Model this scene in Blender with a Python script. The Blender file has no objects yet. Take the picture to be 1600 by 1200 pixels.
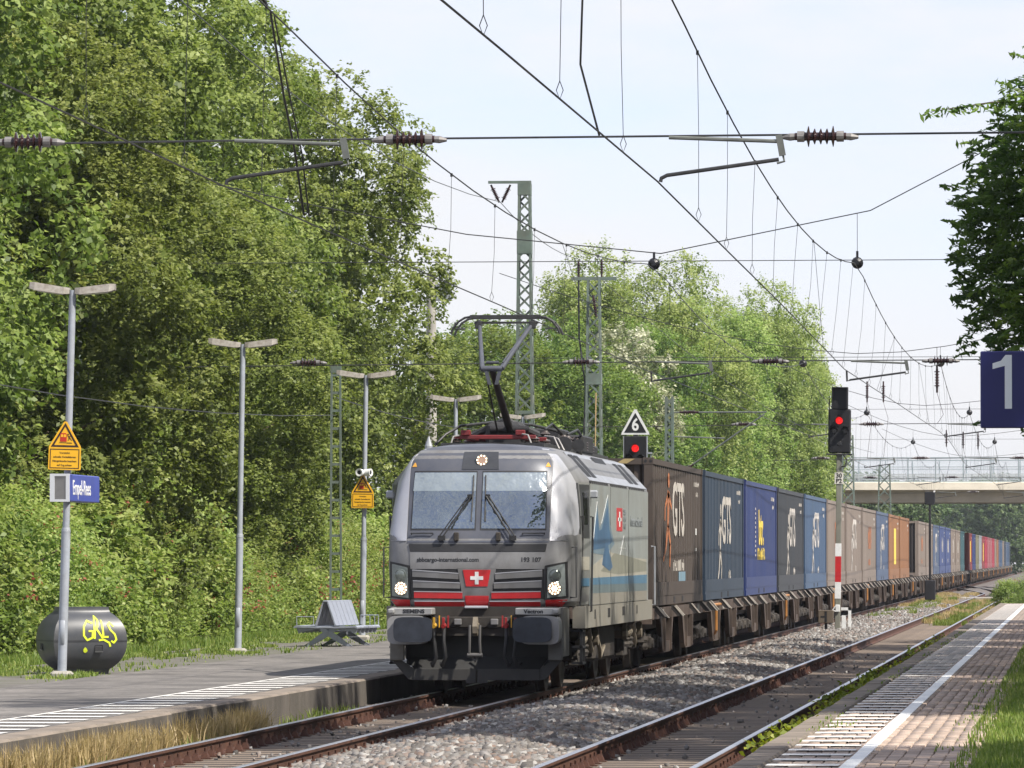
import bpy, bmesh, math, random
import numpy as np
from mathutils import Vector, Matrix

random.seed(7)
R = math.radians
S = bpy.context.scene
COL = S.collection

# ------------------------------------------------------------------ camera, sky, sun, exposure
YAW = math.atan(880 / 9000.0)            # the track's vanishing point lies right of the picture's middle
PITCH = math.atan(272 / 9000.0)
cam = bpy.data.objects.new('camera', bpy.data.cameras.new('camera'))
COL.objects.link(cam)
cam.data.sensor_width = 36.0
cam.data.lens = 202.5
cam.data.clip_start = 0.5
cam.data.clip_end = 6000
cam.location = (0, 0, 2.0)
cam.rotation_euler = (math.pi / 2 + PITCH, 0, YAW)
S.camera = cam

HAZE = 0.00012
SUN_EL, SUN_AZ = R(50), R(119)            # azimuth from +Y towards +X: right of and behind the camera
to_sun = Vector((math.cos(SUN_EL) * math.sin(SUN_AZ), math.cos(SUN_EL) * math.cos(SUN_AZ), math.sin(SUN_EL)))
sun = bpy.data.objects.new('sun', bpy.data.lights.new('sun', 'SUN'))
sun.data.energy = 4.0
sun.data.angle = R(0.55)
sun.data.color = (1.0, 0.94, 0.84)
sun.rotation_euler = (-to_sun).to_track_quat('-Z', 'Y').to_euler()
COL.objects.link(sun)

W = bpy.data.worlds.new('World'); S.world = W; W.use_nodes = True
nt = W.node_tree; nt.nodes.clear()
def N(t, kind, **kw):
    n = t.nodes.new(kind)
    for k, v in kw.items(): setattr(n, k, v)
    return n
sky = N(nt, 'ShaderNodeTexSky', sky_type='NISHITA', sun_disc=False)
sky.sun_elevation = SUN_EL; sky.sun_rotation = SUN_AZ; sky.air_density = 1.0; sky.dust_density = 0.6; sky.ozone_density = 2.5
tc = N(nt, 'ShaderNodeTexCoord')
mp = N(nt, 'ShaderNodeMapping'); mp.inputs['Scale'].default_value = (5.0, 5.0, 14.0); mp.inputs['Location'].default_value = (1.3, .4, .2)
cn = N(nt, 'ShaderNodeTexNoise'); cn.inputs['Scale'].default_value = 1.6; cn.inputs['Detail'].default_value = 6; cn.inputs['Roughness'].default_value = .58
cr = N(nt, 'ShaderNodeValToRGB')
cr.color_ramp.elements[0].position = .36; cr.color_ramp.elements[0].color = (.15, .15, .15, 1)
cr.color_ramp.elements[1].position = .62; cr.color_ramp.elements[1].color = (1, 1, 1, 1)
mx = N(nt, 'ShaderNodeMixRGB'); mx.inputs[2].default_value = (4.7, 4.76, 4.95, 1)
bg = N(nt, 'ShaderNodeBackground'); bg.inputs['Strength'].default_value = .10
wo = N(nt, 'ShaderNodeOutputWorld')
L = nt.links.new
L(tc.outputs['Generated'], mp.inputs['Vector']); L(mp.outputs[0], cn.inputs['Vector']); L(cn.outputs['Fac'], cr.inputs['Fac'])
L(cr.outputs['Color'], mx.inputs[0]); tn = N(nt, 'ShaderNodeMixRGB', blend_type='MULTIPLY'); tn.inputs[0].default_value = 1; tn.inputs[2].default_value = (.92, .84, 1.02, 1); L(sky.outputs[0], tn.inputs[1]); L(tn.outputs[0], mx.inputs[1]); L(mx.outputs[0], bg.inputs['Color']); L(bg.outputs[0], wo.inputs['Surface'])

S.view_settings.view_transform = 'Standard'; S.view_settings.look = 'None'
S.view_settings.exposure = 1.0; S.view_settings.gamma = 1.0; S.view_settings.use_curve_mapping = False
S.render.engine = 'CYCLES'
cy = S.cycles
cy.max_bounces = 7; cy.diffuse_bounces = 3; cy.glossy_bounces = 3; cy.transmission_bounces = 4; cy.transparent_max_bounces = 6; cy.volume_bounces = 0
cy.use_denoising = True
cy.sample_clamp_indirect = 6
S.render.film_transparent = False

# ------------------------------------------------------------------ helpers
def M(name, col, rough=.6, metal=0.0, var=.18, scale=2.0, bump=0.0, bscale=30.0, spec=.5, stretch=(1, 1, 1), grime=None, gamt=.5, gscale=1.2,
      emit=None, est=0.0, ior=None, coords='Object', bdist=.02):
    m = bpy.data.materials.new(name); m.use_nodes = True
    t = m.node_tree; b = t.nodes['Principled BSDF']; ln = t.links.new
    b.inputs['Roughness'].default_value = rough; b.inputs['Metallic'].default_value = metal
    b.inputs['Specular IOR Level'].default_value = spec
    if ior: b.inputs['IOR'].default_value = ior
    co = N(t, 'ShaderNodeTexCoord'); ma = N(t, 'ShaderNodeMapping'); ma.inputs['Scale'].default_value = stretch
    ln(co.outputs[coords], ma.inputs['Vector'])
    n1 = N(t, 'ShaderNodeTexNoise'); n1.inputs['Scale'].default_value = scale; n1.inputs['Detail'].default_value = 5; n1.inputs['Roughness'].default_value = .6
    ln(ma.outputs[0], n1.inputs['Vector'])
    r = N(t, 'ShaderNodeValToRGB'); r.color_ramp.elements[0].position = .3; r.color_ramp.elements[1].position = .7
    c = np.array(col[:3])
    r.color_ramp.elements[0].color = (*np.clip(c * (1 - var), 0, 1), 1); r.color_ramp.elements[1].color = (*np.clip(c * (1 + var), 0, 1), 1)
    ln(n1.outputs['Fac'], r.inputs['Fac'])
    out = r.outputs['Color']
    if grime is not None:
        n2 = N(t, 'ShaderNodeTexNoise'); n2.inputs['Scale'].default_value = gscale; n2.inputs['Detail'].default_value = 7; n2.inputs['Roughness'].default_value = .7
        ln(ma.outputs[0], n2.inputs['Vector'])
        r2 = N(t, 'ShaderNodeValToRGB'); r2.color_ramp.elements[0].position = .42; r2.color_ramp.elements[1].position = .72
        r2.color_ramp.elements[0].color = (0, 0, 0, 1); r2.color_ramp.elements[1].color = (gamt, gamt, gamt, 1)
        ln(n2.outputs['Fac'], r2.inputs['Fac'])
        mi = N(t, 'ShaderNodeMixRGB'); mi.inputs[2].default_value = (*grime[:3], 1)
        ln(r2.outputs['Color'], mi.inputs[0]); ln(out, mi.inputs[1]); out = mi.outputs[0]
    ln(out, b.inputs['Base Color'])
    if bump > 0:
        n3 = N(t, 'ShaderNodeTexNoise'); n3.inputs['Scale'].default_value = bscale; n3.inputs['Detail'].default_value = 4
        ln(co.outputs[coords], n3.inputs['Vector'])
        bp = N(t, 'ShaderNodeBump'); bp.inputs['Strength'].default_value = bump; bp.inputs['Distance'].default_value = bdist
        ln(n3.outputs['Fac'], bp.inputs['Height']); ln(bp.outputs[0], b.inputs['Normal'])
    if emit:
        b.inputs['Emission Color'].default_value = (*emit, 1); b.inputs['Emission Strength'].default_value = est
    return m

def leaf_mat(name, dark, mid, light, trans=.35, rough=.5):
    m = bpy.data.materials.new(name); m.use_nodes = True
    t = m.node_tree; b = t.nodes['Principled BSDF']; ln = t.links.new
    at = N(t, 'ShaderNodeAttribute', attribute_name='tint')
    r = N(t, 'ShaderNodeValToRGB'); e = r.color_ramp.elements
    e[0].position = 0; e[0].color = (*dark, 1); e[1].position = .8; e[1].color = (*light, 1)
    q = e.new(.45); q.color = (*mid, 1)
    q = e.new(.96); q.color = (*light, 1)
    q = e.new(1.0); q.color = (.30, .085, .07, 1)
    ln(at.outputs['Fac'], r.inputs['Fac'])
    # every plant of a kind differs a little in hue
    oi = N(t, 'ShaderNodeObjectInfo'); hs = N(t, 'ShaderNodeHueSaturation')
    mr = N(t, 'ShaderNodeMapRange'); mr.inputs['To Min'].default_value = .484; mr.inputs['To Max'].default_value = .512
    mv = N(t, 'ShaderNodeMapRange'); mv.inputs['To Min'].default_value = .95; mv.inputs['To Max'].default_value = 1.25
    ln(oi.outputs['Random'], mr.inputs['Value']); ln(oi.outputs['Random'], mv.inputs['Value'])
    ln(mr.outputs[0], hs.inputs['Hue']); ln(mv.outputs[0], hs.inputs['Value']); ln(r.outputs['Color'], hs.inputs['Color'])
    ln(hs.outputs[0], b.inputs['Base Color']); b.inputs['Roughness'].default_value = rough; b.inputs['Specular IOR Level'].default_value = .3
    tr = N(t, 'ShaderNodeBsdfTranslucent'); hs2 = N(t, 'ShaderNodeHueSaturation'); hs2.inputs['Value'].default_value = 1.5; hs2.inputs['Saturation'].default_value = 1.1
    ln(hs.outputs[0], hs2.inputs['Color']); ln(hs2.outputs[0], tr.inputs['Color'])
    ms = N(t, 'ShaderNodeMixShader'); ms.inputs[0].default_value = trans
    ln(b.outputs[0], ms.inputs[1]); ln(tr.outputs[0], ms.inputs[2]); ln(ms.outputs[0], t.nodes['Material Output'].inputs['Surface'])
    return m

class MB:
    """collects shapes; build() links them as ONE mesh object"""
    def __init__(s): s.v = []; s.f = []; s.m = []; s.k = 0
    def add(s, vs, fs):
        o = len(s.v); s.v += [tuple(v) for v in vs]
        for f in fs: s.f.append([i + o for i in f]); s.m.append(s.k)
        return s
    def box(s, x0, x1, y0, y1, z0, z1, bev=0.0, mat4=None):
        if bev > 0:
            b = bev; vs = []; 
            pts = [(x0 + b, y0), (x1 - b, y0), (x1, y0 + b), (x1, y1 - b), (x1 - b, y1), (x0 + b, y1), (x0, y1 - b), (x0, y0 + b)]
            cx, cy_ = (x0 + x1) / 2, (y0 + y1) / 2
            def ring(z, ins): 
                sx = (x1 - x0 - 2 * ins) / (x1 - x0); sy = (y1 - y0 - 2 * ins) / (y1 - y0)
                return [(cx + (p[0] - cx) * sx, cy_ + (p[1] - cy_) * sy, z) for p in pts]
            for z, ins in ((z0, b), (z0 + b, 0), (z1 - b, 0), (z1, b)): vs += ring(z, ins)
            fs = [[j for j in range(7, -1, -1)], [24 + j for j in range(8)]]
            for q in range(3):
                for j in range(8): fs.append([q * 8 + j, q * 8 + (j + 1) % 8, q * 8 + 8 + (j + 1) % 8, q * 8 + 8 + j])
        else:
            vs = [(x, y, z) for z in (z0, z1) for y in (y0, y1) for x in (x0, x1)]
            fs = [[0, 2, 3, 1], [4, 5, 7, 6], [0, 1, 5, 4], [2, 6, 7, 3], [0, 4, 6, 2], [1, 3, 7, 5]]
        if mat4 is not None: vs = [mat4 @ Vector(v) for v in vs]
        return s.add(vs, fs)
    def tube(s, pts, r, n=6, r1=None, caps=True):
        pts = [Vector(p) for p in pts]; k = len(pts); vs = []; fs = []
        up = None
        for i, p in enumerate(pts):
            d = (pts[min(i + 1, k - 1)] - pts[max(i - 1, 0)]).normalized()
            if up is None:
                up = Vector((0, 0, 1)) if abs(d.z) < .9 else Vector((0, 1, 0))
            a = d.cross(up).normalized(); b = a.cross(d).normalized(); up = b
            rr = r if r1 is None else r + (r1 - r) * i / (k - 1)
            for j in range(n):
                t = 2 * math.pi * (j + .5) / n
                vs.append(p + a * (rr * math.cos(t)) + b * (rr * math.sin(t)))
        for i in range(k - 1):
            for j in range(n): fs.append([i * n + j, i * n + (j + 1) % n, (i + 1) * n + (j + 1) % n, (i + 1) * n + j])
        if caps: fs.append(list(range(n - 1, -1, -1))); fs.append([(k - 1) * n + j for j in range(n)])
        return s.add(vs, fs)
    def bar(s, p0, p1, w, h):
        p0, p1 = Vector(p0), Vector(p1); d = (p1 - p0); ln_ = d.length; d.normalize()
        up = Vector((0, 0, 1)) if abs(d.z) < .95 else Vector((0, 1, 0))
        a = d.cross(up).normalized(); b = a.cross(d).normalized(); vs = []
        for p in (p0, p1):
            for sa, sb in ((-1, -1), (1, -1), (1, 1), (-1, 1)): vs.append(p + a * (sa * w / 2) + b * (sb * h / 2))
        return s.add(vs, [[0, 1, 2, 3][::-1], [4, 5, 6, 7], [0, 1, 5, 4], [1, 2, 6, 5], [2, 3, 7, 6], [3, 0, 4, 7]])
    def prism(s, poly, axis, a0, a1):
        """poly: 2D points; axis 'x' -> (y,z), 'y' -> (x,z), 'z' -> (x,y)"""
        def P(p, a): return {'x': (a, p[0], p[1]), 'y': (p[0], a, p[1]), 'z': (p[0], p[1], a)}[axis]
        n = len(poly); vs = [P(p, a0) for p in poly] + [P(p, a1) for p in poly]
        fs = [list(range(n))[::-1], [n + i for i in range(n)]] + [[i, (i + 1) % n, n + (i + 1) % n, n + i] for i in range(n)]
        return s.add(vs, fs)
    def lathe(s, p0, p1, prof, n=12):
        """prof: (t along p0-p1, radius)"""
        p0, p1 = Vector(p0), Vector(p1); d = (p1 - p0); dn = d.normalized()
        up = Vector((0, 0, 1)) if abs(dn.z) < .9 else Vector((0, 1, 0))
        a = dn.cross(up).normalized(); b = a.cross(dn).normalized(); vs = []; fs = []
        for t, r in prof:
            for j in range(n):
                q = 2 * math.pi * j / n; vs.append(p0 + d * t + a * (r * math.cos(q)) + b * (r * math.sin(q)))
        for i in range(len(prof) - 1):
            for j in range(n): fs.append([i * n + j, i * n + (j + 1) % n, (i + 1) * n + (j + 1) % n, (i + 1) * n + j])
        fs.append(list(range(n - 1, -1, -1))); fs.append([(len(prof) - 1) * n + j for j in range(n)])
        return s.add(vs, fs)
    def mesh(s, name, mats, smooth=None):
        me = bpy.data.meshes.new(name); me.from_pydata(s.v, [], s.f)
        for m in (mats if isinstance(mats, (list, tuple)) else [mats]): me.materials.append(m)
        if max(s.m, default=0): me.polygons.foreach_set('material_index', s.m)
        bm = bmesh.new(); bm.from_mesh(me); bmesh.ops.recalc_face_normals(bm, faces=bm.faces); bm.to_mesh(me); bm.free()
        if smooth:
            me.polygons.foreach_set('use_smooth', [True] * len(me.polygons)); me.set_sharp_from_angle(angle=R(smooth))
        me.update(); return me
    def build(s, name, mats, parent=None, loc=(0, 0, 0), smooth=None):
        return obj(name, s.mesh(name, mats, smooth), parent, loc)

def obj(name, me, parent=None, loc=(0, 0, 0), rot=(0, 0, 0)):
    o = bpy.data.objects.new(name, me); COL.objects.link(o); o.location = loc; o.rotation_euler = rot
    if parent is not None: o.parent = parent
    return o
def tag(o, label=None, cat=None, group=None, kind=None):
    if label: o['label'] = label
    if cat: o['category'] = cat
    if group: o['group'] = group
    if kind: o['kind'] = kind
    return o
def thing(name, label, cat, loc=(0, 0, 0), rz=0, group=None, rot=None):
    o = bpy.data.objects.new(name, None); COL.objects.link(o); o.location = loc; o.rotation_euler = rot or (0, 0, rz)
    return tag(o, label, cat, group)
KIDS = {}
def kids(o): return [c for c in bpy.data.objects if c.parent == o]
def dup(o, loc=None, rot=None, label=None, parent=None, tree=None):
    """copy of a thing with its parts and sub-parts; tree = its prepared (object, children) list"""
    tree = tree or snapshot(o)
    def rec(node, par):
        src, ch = node; c = src.copy(); COL.objects.link(c)
        if par is not None: c.parent = par
        for k in ch: rec(k, c)
        return c
    c = rec(tree, parent)
    if loc is not None: c.location = loc
    if rot is not None: c.rotation_euler = rot
    if label: c['label'] = label
    return c
def snapshot(o):
    by = {}
    for c in COL.objects:
        if c.parent: by.setdefault(c.parent.name, []).append(c)
    def rec(x): return (x, [rec(k) for k in by.get(x.name, [])])
    return rec(o)

def np_mesh(name, V, F, mat, tint=None, smooth=False):
    """V (n,3) float, F (m,k) int with constant k"""
    me = bpy.data.meshes.new(name); n = len(V); m_, k = F.shape
    me.vertices.add(n); me.vertices.foreach_set('co', np.ascontiguousarray(V, dtype=np.float32).ravel())
    me.loops.add(m_ * k); me.loops.foreach_set('vertex_index', F.astype(np.int32).ravel())
    me.polygons.add(m_); me.polygons.foreach_set('loop_start', np.arange(0, m_ * k, k, dtype=np.int32))
    me.polygons.foreach_set('loop_total', np.full(m_, k, dtype=np.int32))
    if smooth: me.polygons.foreach_set('use_smooth', np.ones(m_, dtype=bool))
    for q in (mat if isinstance(mat, (list, tuple)) else [mat]): me.materials.append(q)
    if tint is not None:
        a = me.attributes.new('tint', 'FLOAT', 'POINT'); a.data.foreach_set('value', np.ascontiguousarray(tint, dtype=np.float32))
    me.update(calc_edges=True); me.validate(); return me

def text_mesh(txt, size, extr=.002, bold=0.0, align='CENTER', sx=1.0):
    cu = bpy.data.curves.new('lettering', 'FONT'); cu.body = txt; cu.size = size; cu.extrude = extr; cu.align_x = align; cu.align_y = 'CENTER'; cu.offset = bold
    cu.resolution_u = 3
    o = bpy.data.objects.new('lettering', cu); COL.objects.link(o)
    dg = bpy.context.evaluated_depsgraph_get(); dg.update()
    me = bpy.data.meshes.new_from_object(o.evaluated_get(dg)); bpy.data.objects.remove(o)
    if sx != 1.0: me.transform(Matrix.Diagonal((sx, 1, 1, 1)))
    return me
def letter(name, txt, size, mat, parent, loc, rot, bold=0.0, align='CENTER', sx=1.0):
    me = text_mesh(txt, size, .002, bold, align, sx); me.name = name; me.materials.clear(); me.materials.append(mat)
    return obj(name, me, parent, loc, rot)
FRONT = (math.pi / 2, 0, 0)                  # reads from -Y (towards the camera)
RIGHT = (math.pi / 2, 0, math.pi / 2)        # reads from +X

# ------------------------------------------------------------------ materials
white = M('white_paint', (.74, .75, .74), .5, var=.08, grime=(.35, .33, .3), gamt=.35, gscale=6)
black = M('black_paint', (.014, .014, .016), .5, var=.3)
red = M('red_paint', (.52, .02, .025), .4, var=.12, grime=(.16, .02, .02), gamt=.5, gscale=3)
yellow = M('yellow_paint', (.78, .42, .02), .45, var=.06)
tubegrey = M('weathered_tube', (.14, .15, .14), .6, .2, var=.2, scale=6)
galv = M('galvanised_steel', (.32, .34, .37), .5, .25, var=.14, scale=5, grime=(.25, .24, .22), gamt=.4)
mastgreen = M('grey_green_steel', (.12, .16, .135), .6, .1, var=.2, scale=3, grime=(.15, .1, .07), gamt=.35)
darksteel = M('dark_steel', (.05, .05, .052), .5, .4, var=.3, scale=6)
wiremat = M('wire_metal', (.06, .06, .06), .5, .6, var=.2)
porcelain = M('brown_porcelain', (.036, .016, .016), .25, var=.2)
concrete = M('concrete', (.34, .32, .28), .85, var=.14, scale=1.2, bump=.2, bscale=30, grime=(.14, .13, .11), gamt=.5, gscale=1.5)
lampgrey = M('lamp_pole_paint', (.34, .37, .42), .5, .1, var=.1, scale=6, grime=(.2, .19, .17), gamt=.45, gscale=4)
lamphead = M('weathered_lamp_head', (.28, .26, .23), .6, var=.2, scale=9, grime=(.16, .13, .1), gamt=.8, gscale=14)
bluesign = M('blue_sign', (.022, .03, .22), .35, var=.05)
bluesign2 = M('faded_blue_sign', (.05, .075, .33), .4, var=.12)
# ------------------------------------------------------------------ ground, tracks, platforms
XL, XR = -8.75, -4.4                        # track centres; rail tops at z = 0
ballast_mat = M('ballast_stone', (.12, .11, .105), .9, var=.35, scale=14, bump=.5, bscale=40, grime=(.12, .07, .05), gamt=.6, gscale=.8)
def rnd_mat(m, lo, hi, attr=None):
    return m
stone_mat = bpy.data.materials.new('crushed_stone'); stone_mat.use_nodes = True
def _stone():
    t = stone_mat.node_tree; b = t.nodes['Principled BSDF']; ln = t.links.new
    at = N(t, 'ShaderNodeAttribute', attribute_name='tint'); r = N(t, 'ShaderNodeValToRGB'); e = r.color_ramp.elements
    e[0].color = (.09, .082, .075, 1); e[1].color = (.35, .335, .315, 1)
    for p, c in ((.3, (.15, .135, .122)), (.55, (.19, .182, .175)), (.72, (.175, .122, .095)), (.88, (.25, .243, .235))):
        q = e.new(p); q.color = (*c, 1)
    ln(at.outputs['Fac'], r.inputs['Fac']); ln(r.outputs['Color'], b.inputs['Base Color']); b.inputs['Roughness'].default_value = .85
_stone()
soil = M('trackside_soil', (.12, .10, .075), .95, var=.35, scale=.8, bump=.4, bscale=12, grime=(.06, .085, .03), gamt=.8, gscale=.35)
bedmat = M('oily_ballast_bed', (.042, .033, .026), .92, var=.35, scale=3, bump=.6, bscale=45, grime=(.045, .034, .028), gamt=.7, gscale=1.2)
railmat = M('rusty_rail_side', (.085, .038, .024), .75, .2, var=.35, scale=9, stretch=(1, .2, 1))
railtop = M('polished_rail_head', (.5, .5, .52), .28, .9, var=.15, scale=8)
sleepermat = M('brown_sleeper', (.20, .155, .12), .85, var=.3, scale=7, stretch=(.4, 2, 1), bump=.4, bscale=30, grime=(.075, .055, .042), gamt=.5, gscale=5)
rustmat = M('rusty_fastening', (.065, .026, .016), .8, .2, var=.4, scale=20)
grassmat = leaf_mat('grass_blades', (.065, .11, .018), (.13, .20, .035), (.29, .32, .10), .38)
drymat = leaf_mat('dry_grass', (.20, .17, .06), (.34, .27, .12), (.48, .38, .2), .3)

g = MB(); g.add([(-1200, -200, -.42), (1200, -200, -.42), (1200, 2000, -.42), (-1200, 2000, -.42)], [[0, 1, 2, 3]])
tag(g.build('ground', M('meadow_ground', (.07, .085, .03), .95, var=.4, scale=.05)), 'flat green ground stretching to the horizon', kind='structure')

# ballast bed with a heap between the tracks, cross-section swept along the line
prof = [(-10.34, -.24), (-9.9, -.20), (-9.75, -.181), (-7.95, -.181), (-7.72, -.17), (-7.35, -.10), (-6.9, -.05), (-6.4, -.03), (-5.8, -.07), (-5.35, -.14), (-5.2, -.181), (-3.6, -.181), (-3.3, -.22), (-2.72, -.3)]
ys = [30] + list(np.arange(34, 240, 3.0)) + [260, 300, 360, 450, 600, 800, 1100]
vs = []
rg = np.random.default_rng(3)
for y in ys:
    for (x, z) in prof:
        dz = rg.normal(0, .022) if -7.8 < x < -5.3 else 0
        vs.append((x, y, z + dz))
n = len(prof); fs = [[i * n + j, i * n + j + 1, (i + 1) * n + j + 1, (i + 1) * n + j] for i in range(len(ys) - 1) for j in range(n - 1)]
b = MB(); b.add(vs, fs)
for i, f in enumerate(b.f): b.m[i] = 1 if (i % (n - 1)) in (2, 10) else 0
tag(b.build('ballast_bed', [ballast_mat, bedmat]), 'grey ballast bed heaped between the two tracks', kind='structure')
w = MB()
w.add([(-80, 20, .12), (-17.19, 20, .12), (-17.19, 250, .12), (-17.19, 250, -.33), (-10.3, 250, -.33), (-10.3, 1100, -.33), (-80, 1100, -.33), (-80, 250, .12)], [[0, 1, 2, 7], [3, 4, 5, 6]])
w.add([(-2.75, 20, -.33), (60, 20, -.33), (60, 1100, -.33), (-2.75, 1100, -.33)], [[0, 1, 2, 3]])
tag(w.build('trackside_soil', soil), 'earth strip beside the railway', kind='structure')

# --- stones
def stones(rects, mat, seed, smin=.026, smax=.060):
    rg = np.random.default_rng(seed); P = []
    for (x0, x1, y0, y1, dens) in rects:
        k = int((x1 - x0) * (y1 - y0) * dens); P.append(np.c_[rg.uniform(x0, x1, k), rg.uniform(y0, y1, k)])
    P = np.concatenate(P); k = len(P)
    z = np.interp(P[:, 0], [p[0] for p in prof], [p[1] for p in prof])
    base = np.array([(x, y, q) for q in (-1, 1) for y in (-1, 1) for x in (-1, 1)], float)
    V = base[None] * rg.uniform(.45, 1.0, (k, 8, 3))
    sc = rg.uniform(smin, smax, (k, 1, 1)) * rg.uniform(.6, 1.25, (k, 1, 3)); V = V * sc
    a = rg.uniform(0, 6.28, k); c, s_ = np.cos(a), np.sin(a)
    t = rg.uniform(-.9, .9, k); ct, st = np.cos(t), np.sin(t)
    y2 = V[:, :, 1] * ct[:, None] - V[:, :, 2] * st[:, None]; z2 = V[:, :, 1] * st[:, None] + V[:, :, 2] * ct[:, None]
    x3 = V[:, :, 0] * c[:, None] - y2 * s_[:, None]; y3 = V[:, :, 0] * s_[:, None] + y2 * c[:, None]
    V = np.stack([x3 + P[:, :1], y3 + P[:, 1:], z2 + (z + rg.uniform(-.01, .045, k))[:, None]], 2)
    q = np.array([[4, 5, 7, 6], [0, 1, 5, 4], [2, 6, 7, 3], [0, 4, 6, 2], [1, 3, 7, 5]])
    F = (q[None] + (np.arange(k) * 8)[:, None, None]).reshape(-1, 4)
    return V.reshape(-1, 3), F, np.repeat(np.clip(rg.uniform(0, 1, k), 0, 1), 8)
V, F, T = stones([(-7.95, -5.2, 50, 80, 310), (-7.95, -5.2, 80, 120, 150), (-7.95, -5.2, 120, 180, 60), (-7.95, -5.2, 180, 260, 20),
                  (-10.3, -9.65, 52, 90, 330), (-3.35, -2.78, 46, 110, 120)], stone_mat, 5)
tag(obj('ballast_gravel', np_mesh('ballast_gravel', V, F, stone_mat, T)), 'loose grey and brown crushed stones heaped between the tracks', kind='stuff')
V, F, T = stones([(-9.6, -7.9, 50, 86, 6), (-5.1, -3.7, 46, 130, 2)], stone_mat, 6, .015, .03)
tag(obj('scattered_gravel', np_mesh('scattered_gravel', V, F, stone_mat, T)), 'small stones scattered between the rails', kind='stuff')

# --- tracks: rails, sleepers, fastenings
def rail_mesh(y0, y1):
    p = [(-.07, -.172), (.07, -.172), (.07, -.16), (.012, -.14), (.012, -.045), (.036, -.035), (.036, -.006), (.028, 0), (-.028, 0), (-.036, -.006), (-.036, -.035), (-.012, -.045), (-.012, -.14), (-.07, -.16)]
    b = MB(); b.prism(p, 'y', y0, y1)
    me = b.mesh('rail', [railmat, railtop])
    for f in me.polygons:
        c = f.center
        if c.z > -.008 and abs(f.normal.z) > .4: f.material_index = 1
    return me
sl = MB(); sl.box(-1.3, 1.3, -.13, .13, -.33, -.178, .02); sl_me = sl.mesh('sleeper', sleepermat)
fa = MB()
for sx in (-1, 1):
    fa.prism([(sx * .755 - .17, -.178), (sx * .755 + .17, -.178), (sx * .755 + .17, -.165), (sx * .755 - .17, -.165)], 'y', -.075, .075)
    for q in (-1, 1):
        x = sx * .755 + q * .085
        fa.add([(x + q * .06, -.07, -.165), (x + q * .06, .07, -.165), (x - q * .03, .06, -.165), (x - q * .03, -.06, -.165),
                (x + q * .03, -.028, -.085), (x + q * .03, .028, -.085), (x - q * .015, .028, -.10), (x - q * .015, -.028, -.10)],
               [[0, 1, 5, 4], [1, 2, 6, 5], [2, 3, 7, 6], [3, 0, 4, 7], [4, 5, 6, 7]])
        fa.tube([(x + q * .02, 0, -.12), (x + q * .02, 0, -.055)], .017, 6)
fa_me = fa.mesh('rail_fastening', rustmat)
def track(xc, y0, y1, n_s, ys0, label):
    t = bpy.data.objects.new('railway_track', None); COL.objects.link(t); t.location = (xc, 0, 0); tag(t, label, kind='structure')
    me = rail_mesh(y0, y1)
    for sx in (-1, 1): obj('rail', me, t, (sx * .7535, 0, 0))
    for i in range(n_s):
        o = obj('sleeper', sl_me, t, (random.uniform(-.02, .02), ys0 + i * .62, random.uniform(-.001, .002)), (0, 0, random.uniform(-.008, .008)))
        if i < 130: obj('rail_fastening', fa_me, o)
    return t
track(XL, 25, 1100, 120, 52, 'rusty railway track under the freight train')
track(XR, 25, 330, 235, 46, 'empty railway track with shiny rails beside the right platform')
# crossover beyond the platforms, joining the empty track
co = bpy.data.objects.new('railway_track', None); COL.objects.link(co); tag(co, 'rusty track crossing over beyond the right platform', kind='structure')
ln_ = 95; ang = math.atan(4.35 / ln_)
me = rail_mesh(0, math.hypot(ln_, 4.35))
for sx in (-1, 1): obj('rail', me, co, (XR + sx * .7535, 330, 0), (0, 0, ang))
cr_ = MB(); cr_.box(-1.15, 1.15, -1.1, 1.1, -.2, -.01, .02)
tag(cr_.build('crossing_slab', concrete, loc=(XR, 297, 0)), 'grey concrete crossing panel laid across the empty track', kind='structure')
cr2 = MB(); cr2.box(-1.0, 1.0, -1.1, 1.1, -.2, .0, .02)
tag(cr2.build('crossing_slab', concrete, loc=(-6.6, 297, 0)), 'grey concrete crossing panel between the two tracks', kind='structure')

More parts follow.
